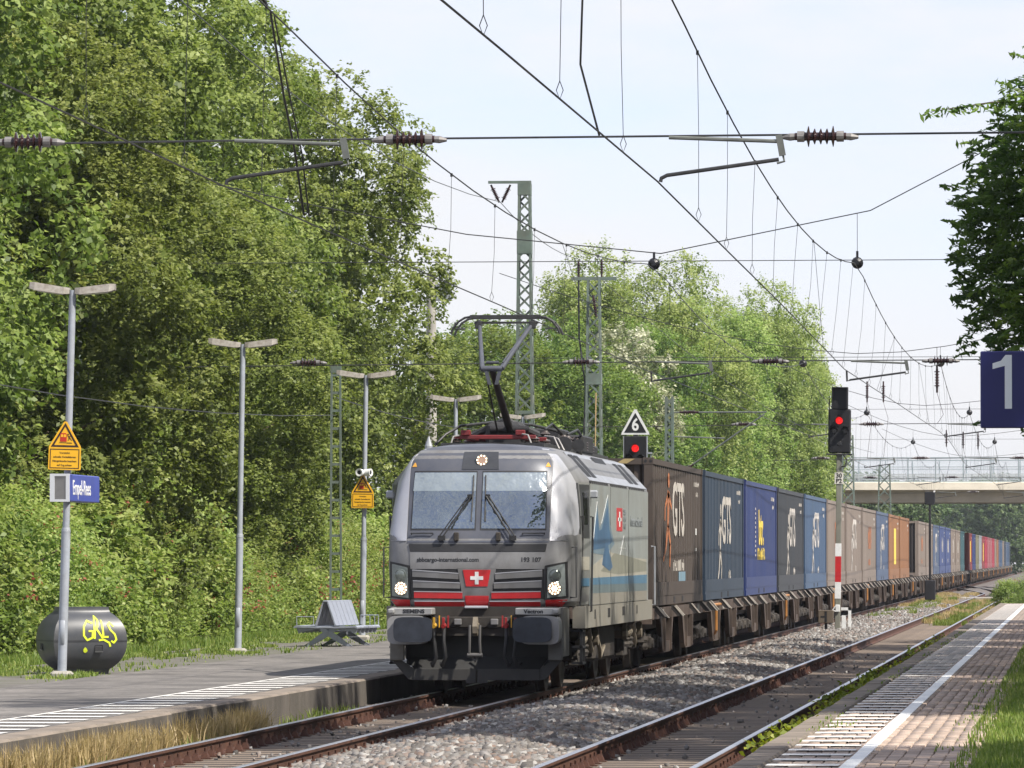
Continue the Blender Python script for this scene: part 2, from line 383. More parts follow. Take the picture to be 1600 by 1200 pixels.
# --- platforms
pav_l = bpy.data.materials.new('left_paving'); pav_l.use_nodes = True
def paving(mat, c1, c2, mortar, rw, rh):
    t = mat.node_tree; b = t.nodes['Principled BSDF']; ln = t.links.new
    co = N(t, 'ShaderNodeTexCoord'); mp = N(t, 'ShaderNodeMapping'); mp.inputs['Rotation'].default_value = (0, 0, math.pi / 2)
    br = N(t, 'ShaderNodeTexBrick'); br.inputs['Scale'].default_value = 1; br.inputs['Brick Width'].default_value = rw; br.inputs['Row Height'].default_value = rh
    br.inputs['Mortar Size'].default_value = .006; br.inputs['Color1'].default_value = (*c1, 1); br.inputs['Color2'].default_value = (*c2, 1); br.inputs['Mortar'].default_value = (*mortar, 1)
    ns = N(t, 'ShaderNodeTexNoise'); ns.inputs['Scale'].default_value = .6; ns.inputs['Detail'].default_value = 8; ns.inputs['Roughness'].default_value = .7
    rr = N(t, 'ShaderNodeValToRGB'); rr.color_ramp.elements[0].position = .38; rr.color_ramp.elements[0].color = (.55, .54, .52, 1); rr.color_ramp.elements[1].position = .66; rr.color_ramp.elements[1].color = (1.2, 1.17, 1.12, 1)
    mu = N(t, 'ShaderNodeMixRGB', blend_type='MULTIPLY'); mu.inputs[0].default_value = 1
    ln(co.outputs['Object'], mp.inputs['Vector']); ln(mp.outputs[0], br.inputs['Vector']); ln(co.outputs['Object'], ns.inputs['Vector']); ln(ns.outputs['Fac'], rr.inputs['Fac'])
    ln(br.outputs['Color'], mu.inputs[1]); ln(rr.outputs['Color'], mu.inputs[2]); ln(mu.outputs[0], b.inputs['Base Color'])
    bp = N(t, 'ShaderNodeBump'); bp.inputs['Strength'].default_value = .5; bp.inputs['Distance'].default_value = .01; bp.invert = True
    ln(br.outputs['Fac'], bp.inputs['Height']); ln(bp.outputs[0], b.inputs['Normal']); b.inputs['Roughness'].default_value = .85
paving(pav_l, (.20, .188, .182), (.155, .147, .145), (.075, .07, .064), .21, .105)
pav_r = bpy.data.materials.new('right_paving'); pav_r.use_nodes = True
paving(pav_r, (.33, .26, .215), (.27, .22, .185), (.10, .09, .07), .24, .12)
def paver_mat():
    m = bpy.data.materials.new('paver_concrete'); m.use_nodes = True; t = m.node_tree; b = t.nodes['Principled BSDF']; ln = t.links.new
    at = N(t, 'ShaderNodeAttribute', attribute_name='tint'); r = N(t, 'ShaderNodeValToRGB')
    r.color_ramp.elements[0].color = (.26, .205, .17, 1); r.color_ramp.elements[1].color = (.44, .34, .28, 1)
    oi = N(t, 'ShaderNodeObjectInfo'); ad = N(t, 'ShaderNodeMath', operation='ADD'); ln(at.outputs['Fac'], ad.inputs[0]); 
    ge = N(t, 'ShaderNodeNewGeometry'); ns = N(t, 'ShaderNodeTexNoise'); ns.inputs['Scale'].default_value = .9; ns.inputs['Detail'].default_value = 6
    ln(ge.outputs['Position'], ns.inputs['Vector'])
    mm = N(t, 'ShaderNodeMapRange'); mm.inputs['From Min'].default_value = .3; mm.inputs['From Max'].default_value = .7; mm.inputs['To Min'].default_value = -.45; mm.inputs['To Max'].default_value = .4
    ln(ns.outputs['Fac'], mm.inputs['Value']); ln(mm.outputs[0], ad.inputs[1]); ln(ad.outputs[0], r.inputs['Fac'])
    ln(r.outputs['Color'], b.inputs['Base Color']); b.inputs['Roughness'].default_value = .85
    return m
pmat = paver_mat()
stripe_mat = M('worn_white_marking', (.74, .73, .70), .7, var=.12, scale=3, grime=(.30, .26, .22), gamt=.6, gscale=5, coords='Generated')
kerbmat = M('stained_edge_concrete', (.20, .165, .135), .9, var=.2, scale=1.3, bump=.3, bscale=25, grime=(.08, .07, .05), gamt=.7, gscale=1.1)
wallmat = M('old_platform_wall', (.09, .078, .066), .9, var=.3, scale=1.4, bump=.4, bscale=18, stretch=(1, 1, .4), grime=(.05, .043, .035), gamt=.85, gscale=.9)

ZL, ZR = .235, .35
pl = bpy.data.objects.new('station_platform', None); COL.objects.link(pl); tag(pl, 'old platform with paving and a concrete edge left of the train', kind='structure')
q = MB(); q.box(-14.6, -10.72, 30, 250, -.3, ZL - .004); q.build('paving', pav_l, pl)
q = MB(); q.box(-17.2, -14.6, 30, 250, -.3, ZL - .012)
q.build('gravel_margin', M('worn_tarmac', (.13, .12, .11), .95, var=.25, scale=1.5, bump=.4, bscale=40, grime=(.08, .095, .035), gamt=.7, gscale=.8), pl)
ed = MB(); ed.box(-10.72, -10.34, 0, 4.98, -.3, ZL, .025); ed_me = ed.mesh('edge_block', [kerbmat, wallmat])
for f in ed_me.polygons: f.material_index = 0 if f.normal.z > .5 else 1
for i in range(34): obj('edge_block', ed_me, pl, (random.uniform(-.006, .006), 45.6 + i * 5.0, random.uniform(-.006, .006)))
st = MB(); st.add([(-.42, -.2, 0), (.42, -.2, 0), (.42, .2, 0), (-.42, .2, 0)], [[0, 1, 2, 3]])
stl_me = st.mesh('stripe', stripe_mat)
for i in range(46): obj('stripe', stl_me, pl, (-11.17, 55 + i * 1.2, ZL + .003), (0, 0, random.uniform(-.012, .012)))
st = MB(); st.add([(-11.68, 45, ZL + .002), (-11.62, 45, ZL + .002), (-11.62, 140, ZL + .002), (-11.68, 140, ZL + .002)], [[0, 1, 2, 3]]); st.build('edge_line', stripe_mat, pl)

pr = bpy.data.objects.new('station_platform', None); COL.objects.link(pr); tag(pr, 'paved right platform with white hatching along its edge', kind='structure')
q = MB(); q.box(-2.50, -.72, 90, 212, -.33, ZR - .012); q.box(-2.50, -.72, 20, 90, -.33, ZR - .03); q.build('paving', pav_r, pr)
kb = MB(); kb.box(-2.76, -2.502, 0, 1.985, -.34, ZR, .02); kb_me = kb.mesh('kerb_stone', kerbmat)
for i in range(85): obj('kerb_stone', kb_me, pr, (random.uniform(-.006, .006), 42 + i * 2.0, random.uniform(-.008, .004)))
# pavers: the nearest as single pieces, the rest joined
pv = MB(); pv.box(-.056, .056, -.116, .116, -.06, 0, .006)
pv_me = pv.mesh('paver', pmat); a_ = pv_me.attributes.new('tint', 'FLOAT', 'POINT'); pv_vars = []
for k in range(5):
    m2 = pv_me.copy(); m2.attributes['tint'].data.foreach_set('value', [.2 + .16 * k] * len(m2.vertices)); pv_vars.append(m2)
spots = []
for r_ in range(int((150 - 43) / .24)):
    for c_ in range(14):
        x = -.78 - c_ * .12
        spots.append((x + .003 * math.sin(r_ * .7 + c_), 43 + (r_ + .5 * (c_ % 2)) * .24))
near = [p for p in spots if p[1] > 44.6][:300]
rest = [p for p in spots if p[1] > near[-1][1] + .2]
for (x, y) in near:
    obj('paver', random.choice(pv_vars), pr, (x + random.uniform(-.003, .003), y, ZR - .002 + random.uniform(-.004, .004)), (random.uniform(-.02, .02), random.uniform(-.02, .02), random.uniform(-.02, .02)))
P = np.array(rest); k = len(P); rg = np.random.default_rng(8)
base = np.array([(-.056, -.116, -.03), (.056, -.116, -.03), (.056, .116, -.03), (-.056, .116, -.03), (-.051, -.111, 0), (.051, -.111, 0), (.051, .111, 0), (-.051, .111, 0)])
V = np.repeat(base[None], k, 0); tl = rg.normal(0, .02, (k, 2))
V[:, 4:, 2] += (V[:, 4:, 0] * tl[:, :1] + V[:, 4:, 1] * tl[:, 1:])
V[:, :, 0] += P[:, :1]; V[:, :, 1] += P[:, 1:]; V[:, :, 2] += (ZR - .002 + rg.uniform(-.004, .004, k))[:, None]
fq = np.array([[4, 5, 6, 7], [0, 1, 5, 4], [1, 2, 6, 5], [2, 3, 7, 6], [3, 0, 4, 7]]); F = (fq[None] + (np.arange(k) * 8)[:, None, None]).reshape(-1, 4)
tag(obj('paver_field', np_mesh('paver_field', V.reshape(-1, 3), F, pmat, np.repeat(rg.uniform(.1, .9, k), 8)), pr), kind='stuff')
st = MB(); st.add([(-.29, -.21, 0), (.29, -.21, 0), (.29, .21, 0), (-.29, .21, 0)], [[0, 1, 2, 3]]); str_me = st.mesh('stripe', stripe_mat)
for i in range(135): obj('stripe', str_me, pr, (-2.16 + random.uniform(-.01, .01), 44.7 + i * 1.21, ZR + .007), (0, 0, random.uniform(-.02, .02)))
st = MB()
for i in range(84): 
    if i % 2 == 0 or i < 84: st.box(-1.85 + random.uniform(-.004, .004), -1.73, 43.2 + i * 2.0, 45.17 + i * 2.0, ZR - .03, ZR + .008)
st.build('edge_line', white, pr)
tag(MB().add([(-.72, 20, ZR - .01), (9, 20, ZR - .01), (9, 260, ZR - .01), (-.72, 260, ZR - .01)], [[0, 1, 2, 3]]).build('grass_verge', soil), 'green grass verge along the right platform', kind='structure')
# ------------------------------------------------------------------ locomotive
bodygrey = M('dusty_grey_paint', (.19, .19, .193), .45, .12, var=.16, scale=2.5, stretch=(1, 1, .5), grime=(.09, .08, .07), gamt=.55, gscale=2.2)
silver = M('silver_paint', (.45, .46, .50), .38, .25, var=.08, scale=3, grime=(.27, .25, .24), gamt=.4, gscale=3)
darkfront = M('dark_front_paint', (.075, .082, .105), .42, .1, var=.2, scale=3, grime=(.09, .085, .085), gamt=.5, gscale=3)
sidepaint = M('side_wrap_film', (.265, .29, .285), .4, .1, var=.1, scale=1.2, grime=(.19, .17, .13), gamt=.5, gscale=.9)
sidelow = M('dusty_lower_side', (.25, .238, .205), .55, .1, var=.14, scale=1.5, grime=(.15, .125, .095), gamt=.6, gscale=1.5)
roofsilver = M('silver_roof_slope', (.42, .43, .45), .38, .5, var=.1, scale=3, grime=(.22, .2, .18), gamt=.5, gscale=2.5)
glassdark = M('windscreen_glass', (.26, .30, .33), .03, .9, var=.1, bump=1.0, bscale=1.6, bdist=.10)
blindm = M('sun_blind_behind_glass', (.40, .45, .46), .14, .7, var=.08, bump=1.0, bscale=1.6, bdist=.10)
sidewin = M('tinted_side_glass', (.012, .012, .014), .12, 0, var=.2, ior=1.5)
rubber = M('black_rubber', (.016, .016, .018), .6, var=.3)
bufferm = M('buffer_steel', (.035, .04, .052), .45, .4, var=.3, scale=5)
underm = M('underframe_grime', (.035, .030, .026), .8, .1, var=.4, scale=5, grime=(.075, .06, .045), gamt=.5)
beigem = M('dusty_damper', (.16, .135, .10), .7, .1, var=.3, scale=8)
lampglass = M('lamp_cover', (.23, .26, .26), .2, .2, var=.15, scale=9)
lampoff = M('unlit_lamp', (.16, .18, .17), .15, .4, var=.2)
lamplit = M('lit_headlamp', (.9, .85, .75), .4, emit=(1.0, .84, .62), est=1.25)
mtn = M('mountain_blue', (.045, .105, .19), .45, var=.25, scale=1.2)
mtnlow = M('mountain_pale_blue', (.13, .19, .235), .45, var=.2, scale=1.2)
hillc = M('hill_cream', (.33, .315, .265), .5, var=.1)
hillg = M('hill_olive', (.205, .205, .165), .5, var=.15)
stripeb = M('stripe_blue', (.07, .155, .24), .45, var=.12)
stripet = M('stripe_slate', (.115, .15, .16), .45, var=.15)
insul = M('grey_insulator', (.07, .055, .05), .4, var=.2)
copper = M('roof_cable', (.30, .29, .28), .5, .3)

LY0 = 83.55
dred = M('dirty_red_cock', (.28, .015, .015), .5, var=.3)
dyel = M('dirty_yellow_cock', (.42, .24, .02), .5, var=.3)
loco = thing('locomotive', 'silver grey electric locomotive with a white cross on its red nose, heading the freight train', 'locomotive', (XL, LY0, 0))
LEN = 17.2
LV = [(1.285, 1.26, 1.47, .70), (1.36, 1.33, 1.49, .66), (1.9, 1.36, 1.49, .63), (2.27, 1.36, 1.49, .70), (2.36, 1.355, 1.49, .75), (2.75, 1.315, 1.49, .90), (3.13, 1.235, 1.49, 1.05),
      (3.17, 1.225, 1.475, 1.07), (3.34, 1.16, 1.33, 1.14), (3.5, 1.07, 1.19, 1.24), (3.6, .97, 1.07, 1.36), (3.655, .80, .92, 1.52), (3.69, .55, .65, 1.72), (3.705, .2, .25, 1.9)]
def lv(z):
    zs = [l[0] for l in LV]; return [float(np.interp(z, zs, [l[k] for l in LV])) for k in (1, 2, 3)]
PW, DEP, YT = 3.4, .62, 2.8
def surf(u, z):
    """u 0..1 round the nose from its middle, 1..2 tapering cab side, >2 straight side"""
    wn, wm, yf = lv(z); sg = 1 if u >= 0 else -1; u = abs(u)
    if u <= 1:
        a = u * math.pi / 2; x = wn * math.sin(a) ** (2 / PW) if a > 0 else 0; y = yf + DEP * (1 - math.cos(a) ** (2 / PW) if a < math.pi / 2 else 1)
    elif u <= 2: x = wn + (wm - wn) * (u - 1); y = yf + DEP + (YT - yf - DEP) * (u - 1)
    else: x = wm; y = YT + (u - 2)
    return Vector((sg * x, y, z))
def ux(x, z):
    wn = lv(z)[0]; r = min(abs(x) / wn, 1.0); return math.copysign(2 / math.pi * math.asin(r ** (PW / 2)), x)
def nrm(u, z):
    e = .012; a = surf(u + e, z) - surf(u - e, z); b = surf(u, z + e) - surf(u, z - e); n_ = a.cross(b)
    n_.normalize()
    return n_
def patch(name, fu0, fu1, z0, z1, off, mat, parent, nu=10, nz=6, thick=None, smooth=40, fz=None):
    """sheet lying on the body between the bounds u0(z)..u1(z), raised by off"""
    b = MB(); vs = []
    for j in range(nz + 1):
        z = z0 + (z1 - z0) * j / nz; a, c = fu0(z), fu1(z)
        for i in range(nu + 1):
            u = a + (c - a) * i / nu; zz = z + (fz(u, j / nz) if fz else 0); n_ = nrm(u, zz); vs.append(surf(u, zz) + n_ * off)
    w = nu + 1
    b.add(vs, [[j * w + i, j * w + i + 1, (j + 1) * w + i + 1, (j + 1) * w + i] for j in range(nz) for i in range(nu)])
    # skirt so that the panel has an edge
    ring = [i for i in range(w)] + [j * w + nu for j in range(1, nz + 1)] + [nz * w + i for i in range(nu - 1, -1, -1)] + [j * w for j in range(nz - 1, 0, -1)]
    k0 = len(vs); inner = []
    for r_ in ring: inner.append(Vector(vs[r_]))
    allu = []
    for j in range(nz + 1):
        z = z0 + (z1 - z0) * j / nz; a, c = fu0(z), fu1(z)
        for i in range(nu + 1):
            u = a + (c - a) * i / nu; zz = z + (fz(u, j / nz) if fz else 0); allu.append(surf(u, zz) - nrm(u, zz) * .004)
    b.add([vs[r_] for r_ in ring] + [allu[r_] for r_ in ring], [[i, (i + 1) % len(ring), len(ring) + (i + 1) % len(ring), len(ring) + i] for i in range(len(ring))])
    return b.build(name, mat, parent, smooth=smooth)
def quadp(name, c, off, mat, parent, nu=6, nz=3):
    """patch from four (x, z) corners: bottom-left, bottom-right, top-right, top-left"""
    (x0, z0), (x1, z1), (x2, z2), (x3, z3) = c; b = MB(); vs = []; vi = []
    for j in range(nz + 1):
        t = j / nz
        for i in range(nu + 1):
            s_ = i / nu; x = (x0 + (x1 - x0) * s_) * (1 - t) + (x3 + (x2 - x3) * s_) * t; z = (z0 + (z1 - z0) * s_) * (1 - t) + (z3 + (z2 - z3) * s_) * t
            u = ux(x, z); n_ = nrm(u, z); vs.append(surf(u, z) + n_ * off); vi.append(surf(u, z) - n_ * .003)
    w = nu + 1
    b.add(vs, [[j * w + i, j * w + i + 1, (j + 1) * w + i + 1, (j + 1) * w + i] for j in range(nz) for i in range(nu)])
    ring = [i for i in range(w)] + [j * w + nu for j in range(1, nz + 1)] + [nz * w + i for i in range(nu - 1, -1, -1)] + [j * w for j in range(nz - 1, 0, -1)]
    b.add([vs[r_] for r_ in ring] + [vi[r_] for r_ in ring], [[i, (i + 1) % len(ring), len(ring) + (i + 1) % len(ring), len(ring) + i] for i in range(len(ring))])
    return b.build(name, mat, parent, smooth=40)

# body shell: stacked plan loops
half = [i / 14 for i in range(15)] + [1.5, 2.0]
loops = []; zlist = []
zz_ = sorted(set([l[0] for l in LV] + [1.6, 2.55, 2.95]))
for z in zz_:
    fr_ = [surf(u, z) for u in half]; lp = [Vector((-p.x, p.y, p.z)) for p in fr_[:0:-1]] + fr_
    back = [Vector((p.x, LEN - p.y, p.z)) for p in lp[::-1]]
    loops.append(lp + back)
b = MB(); n = len(loops[0])
b.add([p for l in loops for p in l], [[i * n + j, i * n + (j + 1) % n, (i + 1) * n + (j + 1) % n, (i + 1) * n + j] for i in range(len(loops) - 1) for j in range(n)] + [[j for j in range(n)][::-1], [(len(loops) - 1) * n + j for j in range(n)]])
shell = b.build('body_shell', [bodygrey, darkfront], loco, smooth=35)
for f in shell.data.polygons:
    if f.center.z > 3.56 and (f.center.y < 2.6 or f.center.y > LEN - 2.6 or f.center.z > 3.64): f.material_index = 1
LD = lambda p: p
# dark roof-front and windscreen surround
WX = 1.045
patch('windscreen_surround', lambda z: -ux(min(WX, lv(z)[0] * .93), z), lambda z: ux(min(WX, lv(z)[0] * .93), z), 2.225, 3.64, .006, darkfront, loco, 16, 14)
for sg in (-1, 1):
    # silver corner pillars with a rounded foot
    def f0(z): return ux(min(WX + .012, lv(z)[0] * .945), z)
    def f1(z):
        r = max(0.0, min(1.0, (z - 2.255) / .22)); top = max(0.0, (z - 3.15) / .45)
        return f0(z) + (1.36 - .22 * top - f0(z)) * (.35 + .65 * math.sqrt(1 - (1 - r) ** 2))
    a_, c_ = (f0, f1) if sg > 0 else (lambda z: -f1(z), lambda z: -f0(z))
    patch('corner_pillar', a_, c_, 2.255, 3.62, .007, silver, loco, 10, 14)
    # windscreen pane
    x0, x1 = (.05, .985) if sg > 0 else (-.985, -.05)
    fr2 = quadp('window_frame', [(x0 - .02, 2.405), (x1 + .02, 2.405), (x1 * (.985 if sg > 0 else 1) + .012, 3.285), (x0 * (1 if sg > 0 else .985) - .012, 3.285)], .009, rubber, loco, 8, 5)
    quadp('windscreen', [(x0, 2.43), (x1, 2.43), (x1 * (.985 if sg > 0 else 1), 3.262), (x0 * (1 if sg > 0 else .985), 3.262)], .014, glassdark, loco, 8, 6)
    quadp('sun_blind', [(x0, 2.985), (x1, 2.985), (x1 * (.985 if sg > 0 else 1), 3.255), (x0 * (1 if sg > 0 else .985), 3.255)], .0165, blindm, loco, 8, 3)
    # wiper: twin arm and blade
    wp = MB()
    def on(x, z, o_=.035): u = ux(x, z); return surf(u, z) + nrm(u, z) * o_
    wp.tube([on(sg * .50, 2.285, .03), on(sg * .50, 2.285, .075), on(sg * .105, 2.895, .06)], .012, 6)
    wp.tube([on(sg * .555, 2.285, .03), on(sg * .555, 2.285, .075), on(sg * .15, 2.895, .06)], .010, 6)
    wp.bar(on(sg * .10, 2.905, .06), on(sg * .17, 2.90, .06), .03, .03)
    wp.tube([on(sg * .10, 2.53, .035), on(sg * .09, 3.21, .035)], .011, 6); wp.bar(on(sg * .575, 2.275, .05), on(sg * .47, 2.275, .05), .05, .07)
    wp.build('wiper', rubber, loco)
    hb = MB(); hb.tube([on(sg * .66, 2.345, .045), on(sg * .98, 2.345, .045)], .009, 6)
    for x in (.66, .98): hb.tube([on(sg * x, 2.345, 0), on(sg * x, 2.345, .05)], .008, 5)
    hb.build('grab_rail', darksteel, loco)
    c2 = on(sg * .31, 2.31, .03); hb = MB(); hb.box(c2.x - .035, c2.x + .035, c2.y - .06, c2.y + .05, 2.25, 2.38, .012); hb.build('bracket', underm, loco)
    quadp('marker_light', [(sg * .99 - .035, 3.345), (sg * .99 + .035, 3.345), (sg * .985 + .008, 3.405), (sg * .985 - .008, 3.405)], .012, M('amber_marker', (.6, .3, .04), .3), loco, 2, 2)
quadp('roof_lamp_box', [(-.275, 3.305), (.275, 3.305), (.255, 3.565), (-.255, 3.565)], .012, M('lamp_box_glass', (.055, .058, .065), .15, .2, var=.2), loco, 6, 5)
def lamp(x, z, r, mat, name, parent, off=.02, dots=False):
    u = ux(x, z); c = surf(u, z); n_ = nrm(u, z); n_ = (n_ + Vector((0, -1.2, 0))).normalized()
    b = MB(); b.lathe(c + n_ * (off - .02), c + n_ * (off + .012), [(0, r * 1.12), (.8, r * 1.12), (1, r * 1.02), (.8, r * .98)], 20); o = b.build('lamp_ring', lampoff, parent, smooth=40)
    b = MB(); a = n_.cross(Vector((0, 0, 1))).normalized(); v = a.cross(n_).normalized()
    if dots:
        for ring, cnt in ((.0, 1), (.38, 6), (.80, 11)) if dots == 1 else ((.82, 9),):
            for q in range(cnt):
                t = 6.283 * q / cnt; p = c + n_ * (off + .012) + a * (math.cos(t) * r * ring) + v * (math.sin(t) * r * ring)
                b.lathe(p, p + n_ * .008, [(0, r * .16), (1, r * .13)], 7)
        b.build(name, mat, o)
        b = MB(); b.lathe(c + n_ * off, c + n_ * (off + .006), [(0, r * .97), (1, r * .97)], 20); b.build('lens', M('lamp_reflector', (.22, .16, .12), .3, .2, emit=(1, .55, .35), est=.12), o)
    else:
        b.lathe(c + n_ * off, c + n_ * (off + .016), [(0, r * .97), (.6, r * .9), (1, r * .5)], 20); b.build(name, mat, o, smooth=50)
lamp(.02, 3.438, .083, lamplit, 'headlamp', loco, .03, 2)
# nose: letter panel, grille, headlights
quadp('black_strip', [(-1.0, 2.095), (1.0, 2.095), (1.02, 2.205), (-1.02, 2.205)], .012, rubber, loco, 8, 2)
quadp('nose_panel', [(-.985, 1.84), (.985, 1.84), (1.0, 2.085), (-1.0, 2.085)], .010, bodygrey, loco, 10, 3)
quadp('grille_backing', [(-.985, 1.29), (.985, 1.29), (.99, 1.87), (-.99, 1.87)], .004, rubber, loco, 12, 5)
# grey centre wedge carrying the shield
quadp('centre_wedge', [(-.19, 1.292), (.19, 1.292), (.285, 1.86), (-.285, 1.86)], .014, bodygrey, loco, 4, 4)
quadp('red_foot', [(-.165, 1.292), (.165, 1.292), (.175, 1.447), (-.175, 1.447)], .019, red, loco, 3, 2)
sh = quadp('shield', [(-.158, 1.585), (.158, 1.585), (.205, 1.828), (-.205, 1.828)], .022, red, loco, 3, 2)
for c in ([(-.095, 1.683), (.095, 1.683), (.095, 1.735), (-.095, 1.735)], [(-.027, 1.615), (.027, 1.615), (.027, 1.80), (-.027, 1.80)]): quadp('cross', c, .027 if c[0][0] < -.05 else .0265, white, sh, 2, 2)
for sg in (-1, 1):
    def Q(o_, i_, mat):
        (xo, zo0, zo1), (xi, zi0, zi1) = o_, i_
        c = [(xi, zi0), (xo, zo0), (xo, zo1), (xi, zi1)] if sg > 0 else [(-xo, zo0), (-xi, zi0), (-xi, zi1), (-xo, zo1)]
        s_ = quadp('grille_slat', c, .024, mat, loco, 8, 1)
        c2 = [(c[3][0], c[3][1] - .004), (c[2][0], c[2][1] - .004), (c[2][0], c[2][1] + .006), (c[3][0], c[3][1] + .006)]; quadp('slat_edge', c2, .028, silver, s_, 8, 1)
    Q((.955, 1.728, 1.825), (.272, 1.69, 1.775), bodygrey); Q((.945, 1.568, 1.668), (.25, 1.553, 1.635), bodygrey)
    Q((.93, 1.415, 1.51), (.215, 1.405, 1.50), red); Q((.925, 1.297, 1.37), (.185, 1.297, 1.368), red)
    X = lambda a: [(sg * p[0], p[1]) for p in (a if sg > 0 else [a[1], a[0], a[3], a[2]])]
    quadp('red_corner', X([(1.0, 1.292), (1.22, 1.292), (1.30, 1.39), (1.0, 1.39)]), .010, red, loco, 5, 2)
    hl = quadp('headlight', X([(.985, 1.385), (1.31, 1.42), (1.305, 1.95), (1.0, 1.89)]), .012, rubber, loco, 6, 4)
    quadp('headlight_glass', X([(1.02, 1.415), (1.27, 1.445), (1.265, 1.915), (1.03, 1.86)]), .020, lampglass, hl, 6, 4)
    lamp(sg * 1.135, 1.748, .085, lampoff, 'lamp_lens', hl, .035); lamp(sg * 1.125, 1.555, .098, lamplit, 'lamp_lens', hl, .035, 1)
    # buffers with their casing and name plate
    bx = MB(); bx.box(sg * .875 - .30, sg * .875 + .30, .0, .055, .755, 1.125, .0)
    rr = []
    for a in range(24):
        t = 2 * math.pi * a / 24; cx_, sz_ = math.cos(t), math.sin(t)
        rr.append((sg * .875 + .285 * math.copysign(abs(cx_) ** .42, cx_), .955 + .185 * math.copysign(abs(sz_) ** .42, sz_)))
    bx = MB(); bx.prism(rr, 'y', .0, .05); bf = bx.build('buffer', bufferm, loco, smooth=40)
    sx_ = MB(); sx_.lathe((sg * .875, .05, .955), (sg * .875, .62, .955), [(0, .10), (.35, .10), (.36, .14), (1, .14)], 14); sx_.build('buffer_stem', darksteel, bf, smooth=40)
    cs = MB(); cs.prism([(p[0] * 1.0 + sg * .10, p[1] - .0 + (.02 if p[1] > .955 else -.03)) for p in rr], 'y', .075, .62); cs.build('buffer_casing', M('casing_paint', (.27, .27, .275), .5, .1, var=.15, grime=(.12, .11, .10), gamt=.5, gscale=4), loco, smooth=40)
    pt = MB(); pt.box(min(sg * .61, sg * 1.235), max(sg * .61, sg * 1.235), .16, .66, 1.168, 1.272, .014); pt.box(min(sg * 1.16, sg * 1.26), max(sg * 1.16, sg * 1.26), .10, .18, 1.185, 1.262, .02)
    plate = pt.build('step_plate', M('plate_paint', (.30, .30, .30), .5, .2, var=.12, grime=(.15, .14, .13), gamt=.4), loco)
    letter('lettering', 'SIEMENS' if sg < 0 else 'Vectron', .078, black, plate, (sg * .88, .158, 1.22), FRONT, .003, sx=1.1)
    stp = MB(); stp.box(min(sg * 1.06, sg * 1.27), max(sg * 1.06, sg * 1.27), .5, .62, .50, .83, .012); stp.box(min(sg * 1.20, sg * 1.27), max(sg * 1.20, sg * 1.27), .62, 1.7, .55, 1.28, .012)
    stp.build('corner_step', M('step_paint', (.12, .117, .11), .6, .1, var=.2, grime=(.09, .08, .06), gamt=.5), loco)
    hr = MB()
    hr.tube([(sg * 1.33, 1.15, 1.42), (sg * 1.43, 1.08, 1.42), (sg * 1.43, 1.08, 2.16), (sg * 1.34, 1.15, 2.16)], .014, 6); hr.build('handrail', M('handrail_paint', (.12, .12, .12), .5, .3), loco)
    # hoses and cocks
    for k2, (xx, cl) in enumerate(((.46, dred), (.60, dyel if sg < 0 else dred))):
        hs_ = MB(); hs_.tube([(sg * xx, .52, 1.10), (sg * xx, .42, 1.02), (sg * xx, .36, .80), (sg * (xx - .03), .36, .55), (sg * (xx + .03), .42, .42), (sg * (xx + .05), .52, .46)], .028, 7); ho = hs_.build('brake_hose', rubber, loco, smooth=50)
        ck = MB(); ck.lathe((sg * xx, .44, 1.02), (sg * xx, .28, 1.0), [(0, .035), (.4, .04), (.5, .025), (1, .03)], 8); ck.box(sg * xx - .018, sg * xx + .018, .30, .34, .98, 1.13, .005); ck.build('cock', cl, ho)
    for xx, w_, cl in ((.40, .022, dred), (.53, .014, yellow)): hd = MB(); hd.bar((sg * xx, .42, 1.16), (sg * xx, .42, .98), w_, w_); hd.build('lever', cl, loco)
def nose_text(txt, size, x, z, sx, bold):
    me = text_mesh(txt, size, .001, bold, 'CENTER', sx); me.materials.clear(); me.materials.append(black)
    for v in me.vertices:
        u = ux(x + v.co.x, z + v.co.y); p = surf(u, z + v.co.y) + nrm(u, z + v.co.y) * (.0125 + v.co.z); v.co = p
    me.name = 'lettering'; obj('lettering', me, loco)
nose_text('sbbcargo-international.com', .086, -.43, 1.972, .97, .0022)
nose_text('193 107', .090, .79, 1.972, 1.02, .0026)
# centre coupling, buffer beam, plough
bb = MB(); bb.box(-1.18, 1.18, .60, .72, .86, 1.29); bb.box(-.62, .62, .56, .60, .98, 1.14, .01); bb.build('buffer_beam', underm, loco)
for x in (-.27, .27): bb = MB(); bb.box(x - .055, x + .055, .50, .56, 1.02, 1.11, .01); bb.build('jumper_socket', bodygrey, loco)
bb = MB(); bb.box(-.17, .17, .52, .60, 1.262, 1.30, .008); bb.build('nose_step', silver, loco)
hk = MB(); hk.prism([(-.06, 1.0), (.02, 1.14), (.09, 1.08), (.06, .98), (.08, .90), (.0, .86), (-.05, .90)], 'x', -.035, .035); hk.v = [(v[0], .34 + (v[1] + .06) * 1.2, v[2]) for v in hk.v]; hk.box(-.045, .045, .40, .62, .95, 1.05, .01)
hook = hk.build('coupling_hook', beigem, loco)
sk = MB()
for x in (-.075, .075): sk.tube([(x, .36, 1.02), (x, .33, .78), (x * 1.1, .36, .56)], .02, 7)
sk.tube([(-.11, .36, .58), (.11, .36, .58)], .035, 8); sk.tube([(-.05, .37, .57), (.0, .38, .49), (.05, .37, .57)], .02, 6)
sk.build('screw_coupling', M('worn_coupling', (.13, .125, .12), .5, .4, var=.3), hook, smooth=50)
pw_ = MB(); pw_.box(-1.06, 1.06, .82, .92, .42, .90)
